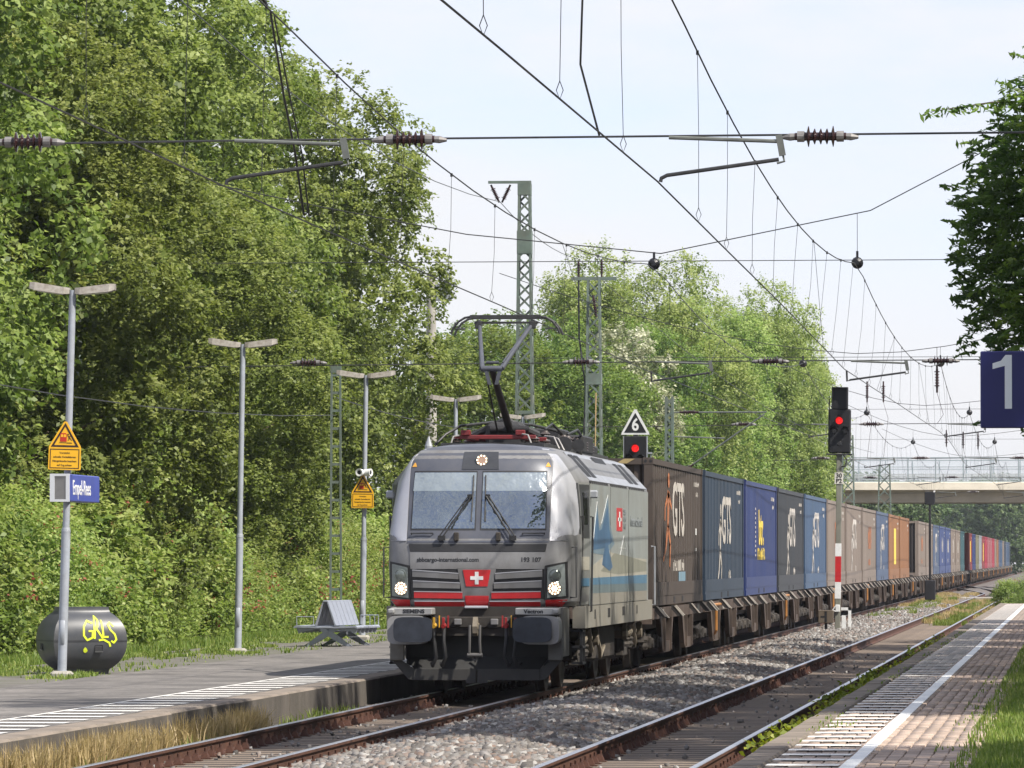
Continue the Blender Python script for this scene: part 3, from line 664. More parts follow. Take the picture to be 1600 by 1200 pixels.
pw_.add([(-1.06, .78, .55), (-.92, .62, .36), (.92, .62, .36), (1.06, .78, .55), (-1.06, .86, .55), (-.92, .72, .36), (.92, .72, .36), (1.06, .86, .55)], [[0, 1, 2, 3], [4, 7, 6, 5], [0, 4, 5, 1], [1, 5, 6, 2], [2, 6, 7, 3], [3, 7, 4, 0]])
pw_.build('plough_shade_plate', M('plough_shadow_paint', (.012, .012, .012), .7, var=.3), loco)  # black plate stands in for the shade between buffer beam and plough
pw_ = MB()
for a, c in ((-.93, -.012), (.012, .93)):
    pw_.box(a, c, .60, .64, .205, .375, .006)
pw_.box(-.16, -.012, .598, .642, .165, .21); pw_.box(.012, .16, .598, .642, .165, .21)
pw_.prism([(-.93, .375), (-.93, .205), (-1.02, .23), (-1.25, .50), (-1.25, .60)], 'y', .62, .66); pw_.prism([(.93, .375), (.93, .205), (1.02, .23), (1.25, .50), (1.25, .60)], 'y', .62, .66)
pw_.build('snow_plough', M('plough_paint', (.035, .034, .033), .6, .1, var=.3, scale=4, grime=(.045, .04, .035), gamt=.6), loco)

# sides
XS = 1.49
def side_box(y0, y1, z0, z1, t=.006): return (XS + .001, XS + t, y0, y1, z0, z1)
for sg in (-1, 1):
    b = MB(); b.box(min(sg * 1.30, sg * 1.487), max(sg * 1.30, sg * 1.487), 1.9, LEN - 1.6, .955, 1.284); sk_ = b.build('side_skirt', sidelow, loco)
    b = MB()
    for y in (3.6, 6.1, 6.35, 9.0, 9.25, 12.0): b.box(sg * 1.482 - .012, sg * 1.482 + .012, y, y + .14, 1.08, 1.22)
    b.build('jack_hole', rubber, sk_)
    # flat side film with livery shapes (right side is the one in view)
    b = MB(); b.box(min(sg * 1.485, sg * 1.494), max(sg * 1.485, sg * 1.494), YT - .1, LEN - YT + .1, 1.29, 3.12); film = b.build('side_panel', sidepaint, loco)
    def dec(poly, mat, lift, name): b = MB(); b.prism(poly, 'x', sg * 1.494, sg * (1.4945 + lift)); return b.build(name, mat, film)
    dec([(2.75, 1.78), (2.75, 1.86), (6.4, 2.10), (9.2, 2.02), (14.1, 1.98), (14.1, 1.70), (2.75, 1.70)], hillc, .0008, 'hill')
    dec([(4.6, 1.80), (7.3, 2.08), (10.5, 2.02), (14.1, 1.93), (14.1, 1.78), (8, 1.74)], hillg, .0014, 'hill')
    dec([(2.75, 1.60), (14.2, 1.575), (14.2, 1.72), (2.75, 1.70)], stripeb, .002, 'stripe'); dec([(2.75, 1.47), (14.2, 1.45), (14.2, 1.574), (2.75, 1.598)], stripet, .002, 'stripe')
    dec([(2.75, 1.295), (14.2, 1.295), (14.2, 1.448), (2.75, 1.468)], sidelow, .0016, 'stripe')
    m1 = dec([(2.85, 2.08), (3.96, 2.83), (4.4, 2.45), (4.75, 2.52), (5.98, 2.95), (6.4, 2.55), (7.3, 2.22), (6.3, 2.12), (5.2, 2.05)], mtnlow, .0022, 'mountain')
    dec([(3.1, 2.12), (3.96, 2.72), (4.35, 2.42), (4.8, 2.44), (5.95, 2.82), (6.3, 2.44), (6.9, 2.26), (5.6, 2.16)], mtn, .003, 'mountain')
    dec([(4.9, 1.90), (5.77, 2.40), (6.1, 2.16), (6.9, 1.86), (6.3, 1.80)], mtn, .0036, 'mountain')
    for a in (((3.1, 2.14), (3.96, 2.86)), ((3.96, 2.86), (4.4, 2.46)), ((4.75, 2.53), (5.98, 2.98)), ((5.98, 2.98), (6.45, 2.5)), ((8.4, 2.05), (9.18, 2.36)), ((9.18, 2.36), (9.8, 2.12)), ((8.3, 2.16), (9.6, 2.16))):
        b = MB(); b.bar((sg * 1.499, *a[0]), (sg * 1.499, *a[1]), .004, .007); b.build('outline', white, film)
    rd = dec([(7.74, 2.43), (8.87, 2.43), (8.87, 2.80), (7.74, 2.80)], red, .004, 'logo_square')
    for c in ((7.98, 8.63, 2.59, 2.645), (8.2, 8.41, 2.50, 2.74)): b = MB(); b.box(min(sg * 1.499, sg * 1.501), max(sg * 1.499, sg * 1.501), *c); b.build('logo_cross', white, film)
    rot = RIGHT if sg > 0 else (math.pi / 2, 0, -math.pi / 2)
    tg_ = M('lettering_grey', (.20, .22, .23), .5)
    for k2, t_ in enumerate(('SBB', 'CFF', 'FFS')): letter('lettering', t_, .13, tg_, film, (sg * 1.500, 9.15 if sg > 0 else 10.6, 2.74 - .115 * k2), rot, .003, 'LEFT', sx=2.2)
    letter('lettering', 'International', .24, tg_, film, (sg * 1.500, 10.5 if sg > 0 else 14, 2.60), rot, .003, 'LEFT', sx=2.15)
    for y in (6.52, 10.21): b = MB(); b.box(sg * 1.4955 - .0015, sg * 1.4955 + .0035, y, y + .03, 1.3, 3.11); b.build('panel_seam', M('seam', (.10, .105, .10), .6), film)
    b = MB()
    for k2 in range(3):
        for j2 in range(9): b.box(sg * 1.478 - .004, sg * 1.478 + .012, 2.75 + k2 * 3.8 + j2 * .38, 2.75 + k2 * 3.8 + j2 * .38 + .26, 3.10, 3.158)
    b.build('roof_edge_grille', rubber, loco)
    # cab side: dark window panel, door with window, handrails
    patch('cab_window_panel', (lambda z: 1.30 + .1 * max(0, 2.9 - z)) if sg > 0 else (lambda z: -1.96), (lambda z: 1.96) if sg > 0 else (lambda z: -(1.30 + .1 * max(0, 2.9 - z))), 2.36, 3.12, .006, M('cab_side_dark', (.05, .052, .055), .35, .1, var=.2), loco, 6, 5)
    dr = patch('cab_door', (lambda z: 1.45) if sg > 0 else (lambda z: -1.93), (lambda z: 1.93) if sg > 0 else (lambda z: -1.45), 1.31, 3.13, .010, M('cab_door_paint', (.20, .21, .205), .45, .1, var=.12, grime=(.15, .13, .11), gamt=.5), loco, 4, 6)
    patch('door_upper', (lambda z: 1.47) if sg > 0 else (lambda z: -1.91), (lambda z: 1.91) if sg > 0 else (lambda z: -1.47), 2.30, 3.10, .014, M('cab_side_dark', (.05, .052, .055), .35, .1, var=.2), dr, 4, 4)
    patch('door_window', (lambda z: 1.58) if sg > 0 else (lambda z: -1.80), (lambda z: 1.80) if sg > 0 else (lambda z: -1.58), 2.50, 2.98, .018, sidewin, dr, 4, 4)
    patch('door_stripe', (lambda z: 1.47) if sg > 0 else (lambda z: -1.91), (lambda z: 1.91) if sg > 0 else (lambda z: -1.47), 1.58, 1.70, .014, stripeb, dr, 3, 2)
    patch('door_stripe', (lambda z: 1.47) if sg > 0 else (lambda z: -1.91), (lambda z: 1.91) if sg > 0 else (lambda z: -1.47), 1.82, 2.02, .014, hillc, dr, 3, 2)
    for u_ in (1.45, 1.96):
        p0 = surf(sg * u_, 1.15); 
        h_ = MB(); h_.tube([surf(sg * u_, 1.2) + Vector((sg * .0, 0, 0)), surf(sg * u_, 1.2) + Vector((sg * .05, 0, 0)), surf(sg * u_, 2.62) + Vector((sg * .05, 0, 0)), surf(sg * u_, 2.62)], .016, 6); h_.build('door_handrail', darksteel, loco)
    mi_ = MB(); c_ = surf(sg * 1.97, 2.98); mi_.box(c_.x - .02 if sg > 0 else c_.x - .12, c_.x + .12 if sg > 0 else c_.x + .02, c_.y, c_.y + .10, 2.90, 3.02, .02); mi_.build('camera_housing', galv, loco)
    stp = MB()
    for z in (.42, .66, .90): stp.box(min(sg * 1.28, sg * 1.45), max(sg * 1.28, sg * 1.45), 1.95, 2.45, z, z + .03)
    for y in (1.95, 2.43): stp.box(min(sg * 1.40, sg * 1.44), max(sg * 1.40, sg * 1.44), y, y + .03, .42, 1.2)
    stp.build('cab_steps', darksteel, loco)
    # rear handrail
    h_ = MB(); h_.tube([(sg * 1.46, LEN - 1.5, 1.2), (sg * 1.52, LEN - 1.5, 1.2), (sg * 1.52, LEN - 1.5, 2.2), (sg * 1.46, LEN - 1.5, 2.2)], .016, 6); h_.build('handrail', galv, loco)
    # sloped roof panels with windows
    rp = MB(); z0_, z1_ = 3.165, 3.6; xa, xb = 1.478, 1.073
    def slope(y0, y1, t0, t1, off): 
        xs_ = lambda t: (xa + (xb - xa) * t ** .9) + off * .72; zs_ = lambda t: z0_ + (z1_ - z0_) * t + off * .7
        return [(sg * xs_(t0), y0, zs_(t0)), (sg * xs_(t0), y1, zs_(t0)), (sg * xs_(t1), y1, zs_(t1)), (sg * xs_(t1), y0, zs_(t1))]
    rp.add(slope(2.82, LEN - 2.8, 0, 1, .008), [[0, 1, 2, 3]]); rp.add(slope(2.82, LEN - 2.8, 0, 1, -.01), [[3, 2, 1, 0]]); rs_ = rp.build('roof_slope', roofsilver, loco)
    for (y0, y1, t0, t1) in ((3.0, 3.75, .12, .9), (3.95, 4.7, .12, .9), (11.3, 12.1, .12, .88), (12.4, 13.2, .12, .88), (7.4, 9.7, .72, .97)):
        q_ = MB(); q_.add(slope(y0, y1, t0, t1, .022), [[0, 1, 2, 3]]); q_.add(slope(y0, y1, t0, t1, .006), [[3, 2, 1, 0]]); q_.build('roof_hatch', rubber, rs_)

# bogies
def loco_bogie(yc):
    bg_ = MB()
    for sg in (-1, 1):
        bg_.prism([(yc - 1.75, .70), (yc - .9, .70), (yc - .55, .52), (yc + .55, .52), (yc + .9, .70), (yc + 1.75, .70), (yc + 1.75, .86), (yc + .8, .88), (yc - .8, .88), (yc - 1.75, .86)], 'x', sg * 1.05 - .06, sg * 1.05 + .06)
        for dy in (-1.3, 1.3):
            bg_.box(sg * 1.12 - .12, sg * 1.12 + .12, yc + dy - .17, yc + dy + .17, .45, .75, .04)
            bg_.lathe((sg * 1.24, yc + dy, .6), (sg * 1.30, yc + dy, .6), [(0, .15), (1, .12)], 12)
        bg_.box(sg * 1.15 - .07, sg * 1.15 + .07, yc - .5, yc + .5, .36, .52, .02)
        for dy in (-1.75, 1.75): bg_.bar((sg * .8, yc + dy, .3), (sg * .8, yc + dy, .8), .08, .05)
    bo = bg_.build('bogie', underm, loco)
    for sg in (-1, 1):
        d_ = MB()
        for dy in (-.42, .42): d_.lathe((sg * 1.18, yc + dy, .52), (sg * 1.18, yc + dy, .95), [(0, .13), (.1, .15), (.2, .12), (.3, .15), (.4, .12), (.5, .15), (.6, .12), (.7, .15), (.8, .12), (.9, .15), (1, .13)], 10)
        d_.build('coil_spring', underm, bo)
        d_ = MB(); d_.lathe((sg * 1.30, yc + .95, .58), (sg * 1.30, yc + .05, .95), [(0, .055), (.5, .055), (.52, .08), (1, .08)], 9); d_.lathe((sg * 1.33, yc - 1.6, .72), (sg * 1.33, yc - .7, .78), [(0, .05), (.5, .05), (.52, .075), (1, .075)], 9); d_.build('damper', beigem, bo)
        for dy in (-1.3, 1.3):
            w_ = MB(); w_.lathe((sg * .69, yc + dy, .61), (sg * .83, yc + dy, .61), [(0, .645), (.2, .645), (.25, .615), (.95, .61), (1, .58), (1.0, .5), (.8, .46), (.8, .2), (1, .16)], 28); w_.build('wheel', M('wheel_steel', (.07, .055, .045), .6, .4, var=.3), bo, smooth=40)
        s_ = MB(); s_.tube([(sg * .9, yc - 1.9, .7), (sg * .78, yc - 2.0, .2)], .025, 6); s_.build('sand_pipe', darksteel, bo)
loco_bogie(4.1); loco_bogie(13.0)
um = MB(); um.box(-1.25, 1.25, 6.5, 10.4, .38, .94, .05); um.box(-1.0, 1.0, 2.2, 15, .9, .96); um.build('underfloor_case', underm, loco)
for sg in (-1, 1):
    for y, z, r in ((3.0, .82, .13), (5.6, .78, .12), (11.3, .80, .13), (14.6, .78, .12)): um = MB(); um.lathe((sg * 1.08, y, z), (sg * 1.38, y, z), [(0, r), (.7, r), (.75, r * 1.2), (1, r * 1.1)], 10); um.build('air_tank', beigem, loco)
    um = MB(); um.tube([(sg * 1.3, 5.9, .9), (sg * 1.36, 6.1, .6), (sg * 1.34, 6.4, .45), (sg * 1.36, 6.9, .62)], .03, 6); um.build('pipe', beigem, loco)

# roof gear
rf = MB(); rf.box(-.78, .78, 2.9, LEN - 2.3, 3.66, 3.74); rf.build('roof_deck', darksteel, loco)
def ins(b, p, h, r=.065): b.lathe(p, (p[0], p[1], p[2] + h), [(0, r * .8)] + [(t, r * (1.25 if k % 2 else .75)) for k, t in enumerate(np.linspace(.1, .9, 9))] + [(1, r * .6)], 10)
pf = MB(); pf.box(-.62, .62, 3.3, 3.40, 3.80, 3.865, .01); pf.box(-.62, .62, 5.05, 5.17, 3.80, 3.865, .01)
for x in (-.45, .38): pf.box(x - .04, x + .04, 3.40, 5.05, 3.805, 3.86, .01); pf.box(x - .07, x + .07, 3.27, 3.45, 3.86, 3.94, .01)
pan = pf.build('pantograph_base', M('roof_red_paint', (.17, .014, .016), .5, var=.2, grime=(.06, .02, .02), gamt=.6, gscale=4), loco)
pi = MB()
for x in (-.6, .6):
    for y in (3.36, 5.11): ins(pi, (x, y, 3.66), .18)
pi.build('base_insulator', insul, pan)
KN = Vector((-.02, 3.0, 4.86)); BS = Vector((.08, 4.75, 3.98)); HD = Vector((.0, 5.15, 5.70))
la = MB(); la.tube([BS, KN], .06, 10, .05); la.tube([BS + Vector((-.16, -.25, -.06)), KN + Vector((-.1, .08, -.05))], .014, 6); la.lathe(BS + Vector((-.3, 0, 0)), BS + Vector((.3, 0, 0)), [(0, .06), (1, .06)], 10)
la.build('lower_arm', M('sooty_arm', (.018, .017, .018), .5, .2, var=.3), loco, smooth=50)
uaM = M('pantograph_tube', (.085, .09, .108), .45, .3, var=.15, scale=6)
ua = MB(); ua.tube([KN + Vector((-.16, 0, 0)), KN + Vector((.16, 0, 0))], .045, 10)
for sg in (-1, 1): ua.tube([KN + Vector((sg * .145, 0, 0)), HD + Vector((sg * .42, -.1, -.06))], .042, 9, .028)
ua.tube([KN + Vector((-.1, .1, .1)), KN + Vector((.1, .1, .1))], .02, 6); ua.tube([KN + Vector((.16, .08, .1)), HD + Vector((.36, -.1, -.1))], .012, 6)
for sg in (-1, 1): ua.prism([(sg * .11 - .03, 4.86), (sg * .11 + .03, 4.86), (sg * .05 + .025, 4.62), (sg * .05 - .025, 4.62)], 'y', 2.97, 3.03)
ua.build('upper_arm', uaM, loco, smooth=50)
ph = MB()
for dy in (-.26, .26):
    ph.bar(HD + Vector((-.55, dy, .03)), HD + Vector((.55, dy, .03)), .06, .045)
    for sg in (-1, 1): ph.tube([HD + Vector((sg * .52, dy, .03)), HD + Vector((sg * .63, dy, .012)), HD + Vector((sg * .73, dy, -.05)), HD + Vector((sg * .81, dy, -.15)), HD + Vector((sg * .845, dy, -.24))], .018, 7)
for sg in (-1, 1):
    ph.bar(HD + Vector((sg * .42, -.26, -.06)), HD + Vector((sg * .42, .26, -.06)), .05, .07); ph.box(HD.x + sg * .42 - .05, HD.x + sg * .42 + .05, HD.y - .3, HD.y - .2, HD.z - .16, HD.z - .04, .01)
    ph.tube([HD + Vector((sg * .62, -.26, -.16)), HD + Vector((sg * .78, -.26, -.16)), HD + Vector((sg * .78, -.26, -.06))], .013, 6)
ph.bar(HD + Vector((-.5, -.1, -.06)), HD + Vector((.5, -.1, -.06)), .035, .035)
ph.build('collector_head', darksteel, loco)
rb = MB()
rb.prism([(-.5, 3.74), (.5, 3.74), (.42, 3.98), (.15, 4.08), (-.15, 4.08), (-.42, 3.98)], 'y', 5.3, 6.1)
rb.box(-.30, .30, 4.75, 5.2, 3.70, 4.10, .06); rb.tube([(-.5, 5.0, 3.9), (0, 4.9, 4.13), (.5, 5.0, 3.9)], .06, 8); rb.box(.05, .62, 7.4, 9.2, 3.74, 4.06, .03); rb.box(.35, .8, 9.6, 11.6, 3.7, 4.0, .03); rb.box(-.62, -.1, 6.6, 9.2, 3.74, 3.98, .03); rb.box(-.5, .6, 9.6, 12.6, 3.74, 3.95, .04); rb.box(.2, .66, 13, 14.2, 3.74, 3.9, .03)
rb.build('roof_equipment', M('sooty_roof_box', (.03, .03, .032), .6, .2, var=.35, scale=5), loco)
ib = MB()
for x, y, h in ((.55, 5.6, .26), (-.55, 5.6, .26), (.72, 6.9, .22), (.72, 7.6, .22), (.4, 8.9, .24), (.7, 9.2, .24), (.74, 10.4, .2), (-.4, 9.4, .2), (.74, 11.6, .2)): ins(ib, (x, y, 3.72), h, .07)
ib.build('roof_insulator', insul, loco)
cb = MB()
cb.tube([(-.95, 3.6, 3.72), (-.8, 3.7, 3.88), (-.6, 4.0, 4.02), (-.2, 5.0, 4.1), (.3, 6.0, 4.08), (.62, 7.0, 4.0), (.8, 8.2, 3.8), (.82, 8.4, 3.68)], .022, 7)
cb.tube([(.55, 5.6, 4.0), (.6, 6.3, 4.1), (.7, 6.9, 3.96)], .02, 6); cb.tube([(.72, 7.6, 3.96), (.8, 8.6, 4.06), (.74, 10.4, 3.94), (.74, 11.6, 3.94), (.6, 13.4, 3.92)], .02, 6)
cb.build('roof_cable', darksteel, loco, smooth=60)
cb = MB()
for a in ([(-.55, 3.3, 3.86), (-.62, 3.15, 3.84), (-.66, 3.1, 3.70)], [(.40, 3.3, 3.88), (.52, 3.1, 3.86), (.60, 3.0, 3.68)], [(.70, 3.9, 3.86), (.86, 3.7, 3.84), (.95, 3.6, 3.66)], [(.72, 4.2, 3.86), (.9, 4.0, 3.82), (1.0, 3.9, 3.64)]): cb.tube(a, .013, 6)
cb.build('earth_strap', copper, loco, smooth=60)
hn = MB()
for x, y, r in ((.78, 6.3, .135), (.98, 6.6, .10)): hn.lathe((x, y, 3.77), (x, y + .75, 3.77), [(0, r), (.02, r), (.04, r * .85), (.25, r * .55), (1, r * .4)], 16); hn.box(x - .03, x + .03, y + .3, y + .4, 3.6, 3.74)
hn.build('horn', darksteel, loco, smooth=50)
an = MB(); an.lathe((-1.0, 3.2, 3.6), (-1.0, 3.2, 3.84), [(0, .06), (.4, .06), (1, .012)], 10); an.build('antenna', galv, loco)
# ------------------------------------------------------------------ container wagons and containers
wag = M('wagon_rust_brown', (.085, .062, .05), .75, .1, var=.3, scale=3, grime=(.05, .035, .027), gamt=.6, gscale=2)
wagdk = M('wagon_running_gear', (.032, .027, .024), .8, .1, var=.35, scale=4, grime=(.07, .055, .04), gamt=.5)
flapw = M('pale_spigot', (.34, .31, .27), .6, var=.2, scale=9)
flapb = M('dark_spigot', (.03, .028, .028), .6, var=.2)
orange = M('orange_handbrake_paint', (.36, .16, .04), .5, var=.2, scale=6)
PITCH_C = 14.6
C0 = 102.95                                  # front of the first container
def wheel_mb():
    w = MB(); w.lathe((.68, 0, 0), (.82, 0, 0), [(0, .475), (.2, .475), (.25, .45), (.95, .445), (1, .42), (.8, .36), (.8, .15), (1, .12)], 20); return w
wh_me = wheel_mb().mesh('wheel', wagdk, 40)
wh2 = MB(); wh2.v = [(-v[0], v[1], v[2]) for v in wheel_mb().v]; wh2.f = wheel_mb().f; wh2.m = wheel_mb().m; wh2_me = wh2.mesh('wheel', wagdk, 40)
bog = MB()
for sg in (-1, 1):
    bog.prism([(-1.35, .50), (-.5, .38), (.5, .38), (1.35, .50), (1.3, .68), (.5, .62), (-.5, .62), (-1.3, .68)], 'x', sg * 1.02 - .05, sg * 1.02 + .05)
    for dy in (-.9, .9):
        bog.box(sg * 1.08 - .12, sg * 1.08 + .10, dy - .15, dy + .15, .36, .60, .03); bog.lathe((sg * 1.15, dy, .47), (sg * 1.22, dy, .47), [(0, .12), (1, .09)], 10)
        bog.lathe((sg * 1.05, dy - .28, .36), (sg * 1.05, dy - .28, .60), [(0, .08), (.25, .1), (.5, .08), (.75, .1), (1, .08)], 8); bog.lathe((sg * 1.05, dy + .28, .36), (sg * 1.05, dy + .28, .60), [(0, .08), (.25, .1), (.5, .08), (.75, .1), (1, .08)], 8)
bog.box(-1, 1, -.16, .16, .42, .7, .02)
bog_me = bog.mesh('bogie', wagdk)
fr_ = MB()
for sg in (-1, 1):
    for k in range(2):
        y0 = k * PITCH_C + .2; y1 = y0 + PITCH_C - 1.0; xo = sg * 1.18
        # solebar with two fish-bellied hangers per half
        fr_.box(xo - .05, xo + .05, y0 - .1, y1 + .1, .90, 1.10)
        for c in (3.5, 9.4):
            yc = y0 + c
            fr_.prism([(yc - 1.7, .905), (yc - 1.15, .36), (yc - .85, .27), (yc + .85, .27), (yc + 1.15, .36), (yc + 1.7, .905), (yc + 1.25, .905), (yc + .75, .47), (yc - .75, .47), (yc - 1.25, .905)], 'x', xo - .045, xo + .045)
            for dy in (-.8, .8): fr_.box(xo - .06 + sg * .02, xo + .06 + sg * .02, yc + dy - .05, yc + dy + .05, .30, .91)
    fr_.box(sg * .35 - .12, sg * .35 + .12, -.1, 2 * PITCH_C - .7, .62, 1.06)
for y in np.arange(.1, 2 * PITCH_C - .8, 2.4): fr_.box(-1.14, 1.14, y, y + .14, .88, 1.07)
for y in (-.1, 2 * PITCH_C - .75): fr_.box(-1.22, 1.22, y, y + .12, .82, 1.12)
frame_me = fr_.mesh('frame', wag)
fl_ = MB(); fl_.prism([(1.17, 1.12), (1.27, 1.12), (1.43, .93), (1.34, .93)], 'y', 0, .10); fl_.k = 1; fl_.prism([(1.275, 1.12), (1.298, 1.12), (1.458, .93), (1.435, .93)], 'y', -.01, .09); flw_me = fl_.mesh('spigot_flap', [flapb, flapw])
hb_ = MB(); hb_.tube([(1.26, 0, .95), (1.30, .0, .9), (1.30, .0, .5), (1.26, .1, .42)], .028, 6); hb_.tube([(1.27, -1.6, 1.03), (1.27, 1.9, 1.03)], .03, 6); hb_me = hb_.mesh('handbrake_linkage', orange)
bf_ = MB()
for sg in (-1, 1): bf_.lathe((sg * .875, -.62, .98), (sg * .875, -.1, .98), [(0, .21), (.08, .22), (.1, .09), (.5, .09), (.52, .13), (1, .13)], 14)
bf_me = bf_.mesh('buffer', wagdk, 40)
ply = MB(); ply.box(1.232, 1.24, 0, .55, .92, 1.07); ply_me = ply.mesh('data_plate', M('wagon_plate', (.32, .30, .27), .6, var=.25, scale=12))
wagon = thing('container_wagon', 'x', 'wagon', (XL, C0 - .25, 0), group='container wagons of the freight train')
obj('frame', frame_me, wagon)
for y in (1.35, PITCH_C - .25, 2 * PITCH_C - 1.95):
    bo = obj('bogie', bog_me, wagon, (0, y, 0))
    for dy in (-.9, .9): obj('wheel', wh_me, bo, (0, dy, .46)); obj('wheel', wh2_me, bo, (0, dy, .46))
for k in range(2):
    for j in range(6):
        obj('spigot_flap', flw_me, wagon, (random.uniform(-.02, .01), .5 + k * PITCH_C + (0, .5, 4.3, 4.9, 9.3, 12.4)[j], random.uniform(-.02, .02)))
for y in (17.2,): obj('handbrake_linkage', hb_me, wagon, (0, y, 0))
for y in (2.2, 12.2, 20.5): obj('data_plate', ply_me, wagon, (0, y, 0))
obj('buffer', bf_me, wagon)
wtree = snapshot(wagon)
wnames = ['brown container wagon carrying the first two containers behind the locomotive', 'wagon under the royal blue and the charcoal container, with orange brake rods',
          'wagon under the mid blue container, left of the lineside signal', 'wagon seen behind the foot of the lineside signal', 'wagon under the blue container just past the lineside signal',
          'wagon under the two orange containers and the empty slot', 'wagon seen behind the post of the far unlit signal', 'wagon just beyond the far unlit signal']
wagon['label'] = wnames[0]
for i in range(1, 20):
    dup(wagon, (XL, C0 - .25 + i * 2 * PITCH_C, 0), label=wnames[i] if i < 8 else 'far wagon of the train beyond the far signal, standing %s from the locomotive' % ['ninth', 'tenth', 'eleventh', 'twelfth', 'thirteenth', 'fourteenth', 'fifteenth', 'sixteenth', 'seventeenth', 'eighteenth', 'nineteenth', 'last'][i - 8], tree=wtree)

CL, CW, CH, CZ = 13.72, 2.44, 2.66, 1.14
def corr_side():
    b = MB(); pts = []; y = .16; p_ = .50
    while y + p_ < CL - .16:
        pts += [(y, 0), (y + .27, 0), (y + .30, -.06), (y + .47, -.06)]; y += p_
    pts += [(y, 0), (CL - .15, 0)]
    vs = []
    for (yy, d) in pts: vs += [(1.195 + d, yy, .16), (1.195 + d, yy, CH - .1)]
    b.add(vs, [[2 * i, 2 * i + 2, 2 * i + 3, 2 * i + 1] for i in range(len(pts) - 1)]); return b
def corr_end(y, sg):
    b = MB(); pts = []; x = -1.08
    while x < 1.05: pts += [(x, 0), (x + .1, 0), (x + .14, .04), (x + .24, .04)]; x += .28
    vs = []
    for (xx, d) in pts: vs += [(min(xx, 1.1), y + sg * d, .16), (min(xx, 1.1), y + sg * d, CH - .1)]
    b.add(vs, [[2 * i, 2 * i + 2, 2 * i + 3, 2 * i + 1] for i in range(len(pts) - 1)]); return b
side_b = corr_side(); dummy = M('container_base', (.2, .2, .2), .6)
side_me = side_b.mesh('side_wall', dummy); sl_ = MB(); sl_.v = [(-v[0], v[1], v[2]) for v in side_b.v]; sl_.f = side_b.f; sl_.m = side_b.m; sidel_me = sl_.mesh('side_wall', dummy)
end_me = corr_end(.06, 1).mesh('end_wall', dummy)
dr_ = MB(); dr_.box(-1.1, 1.1, CL - .09, CL - .04, .12, CH - .1); 
for x in (-.85, -.3, .3, .85): dr_.tube([(x, CL - .02, .2), (x, CL - .02, CH - .2)], .018, 6)
door_me = dr_.mesh('doors', dummy)
rf_ = MB(); rf_.box(-1.15, 1.15, .1, CL - .1, CH - .07, CH - .03); roof_me = rf_.mesh('roof', dummy)
cf = MB()
for sx in (-1, 1):
    for y0 in (0, CL - .15): cf.box(sx * 1.14 - .08, sx * 1.14 + .08, y0, y0 + .15, .0, CH)
    cf.box(sx * 1.185 - .035, sx * 1.185 + .035, .15, CL - .15, 0, .17); cf.box(sx * 1.185 - .03, sx * 1.185 + .03, .15, CL - .15, CH - .11, CH - .01)
for y0 in (.01, CL - .13): cf.box(-1.06, 1.06, y0, y0 + .12, 0, .16); cf.box(-1.06, 1.06, y0, y0 + .12, CH - .12, CH - .01)
cf.box(-1.1, 1.1, .2, CL - .2, .04, .12)
frm_me = cf.mesh('frame', dummy)
br_ = MB(); br_.box(1.215, 1.228, .17, CL - .17, .17, .42); br_me = br_.mesh('lower_panel', dummy)
po_ = MB()
for y in (5.3, 7.6): po_.box(1.2, 1.226, y, y + .36, .03, .14)
po_me = po_.mesh('fork_pocket', rubber)
cc_ = MB()
for sx in (-1, 1):
    for y0 in (-.004, CL - .176):
        for z0 in (-.004, CH - .118): cc_.box(sx * 1.135 - .095, sx * 1.135 + .095, y0, y0 + .18, z0, z0 + .122)
cc_me = cc_.mesh('corner_casting', dummy)
shr = MB(); shr.box(-1.1, 1.1, 2, 4, 0, .01)
cmats = {}
def cmat(name, c, rough=.5, rust=.35):
    if name not in cmats:
        cmats[name] = M(name + '_container_paint', c, rough, 0, var=.14, scale=1.1, stretch=(1, 1, .12), grime=tuple(np.array(c) * .45 + np.array([.05, .038, .028])), gamt=min(.75, rust * 1.6), gscale=2.6, spec=.4)
    return cmats[name]
cream = M('cream_print', (.50, .465, .42), .55, var=.1, grime=(.3, .26, .22), gamt=.4, gscale=3)
oprint = M('orange_print', (.42, .15, .06), .6, var=.2, grime=(.2, .1, .06), gamt=.5)
yprint = M('yellow_print', (.75, .55, .06), .5, var=.1)
lblue = M('light_blue_patch', (.17, .28, .36), .6, var=.2, stretch=(1, 3, .3), grime=(.12, .1, .09), gamt=.6)
GTS = text_mesh('GTS', 1.42, .004, .02, 'CENTER', 1.28)
XC = 1.2                                       # lettering lies just proud of the ribs
def runner(mat, par, y, z, s, sx):
    """running figure printed beside the letters: head, body, limbs as flat shapes"""
    b = MB(); P = lambda a, c: (y + a * sx, z + c * s)
    def limb(p0, p1, w0, w1):
        d = Vector((p1[0] - p0[0], p1[1] - p0[1])); q = Vector((-d.y, d.x)).normalized()
        b.prism([P(p0[0] + q.x * w0, p0[1] + q.y * w0), P(p1[0] + q.x * w1, p1[1] + q.y * w1), P(p1[0] - q.x * w1, p1[1] - q.y * w1), P(p0[0] - q.x * w0, p0[1] - q.y * w0)], 'x', XC, XC + .003)
    limb((0, .55), (.1, 1.35), .13, .17); limb((.1, 1.3), (-.45, 1.0), .07, .05); limb((-.45, 1.0), (-.5, .7), .05, .05); limb((.1, 1.28), (.6, .98), .07, .05)
    limb((0, .58), (.42, .2), .11, .07); limb((.42, .2), (.3, -.3), .07, .05); limb((0, .58), (-.35, .1), .11, .07); limb((-.35, .1), (-.75, -.15), .06, .05)
    b.prism([P(.14 + .15 * math.cos(t), 1.58 + .17 * math.sin(t)) for t in np.linspace(0, 6.0, 9)], 'x', XC, XC + .003)
    b.build('figure', mat, par)
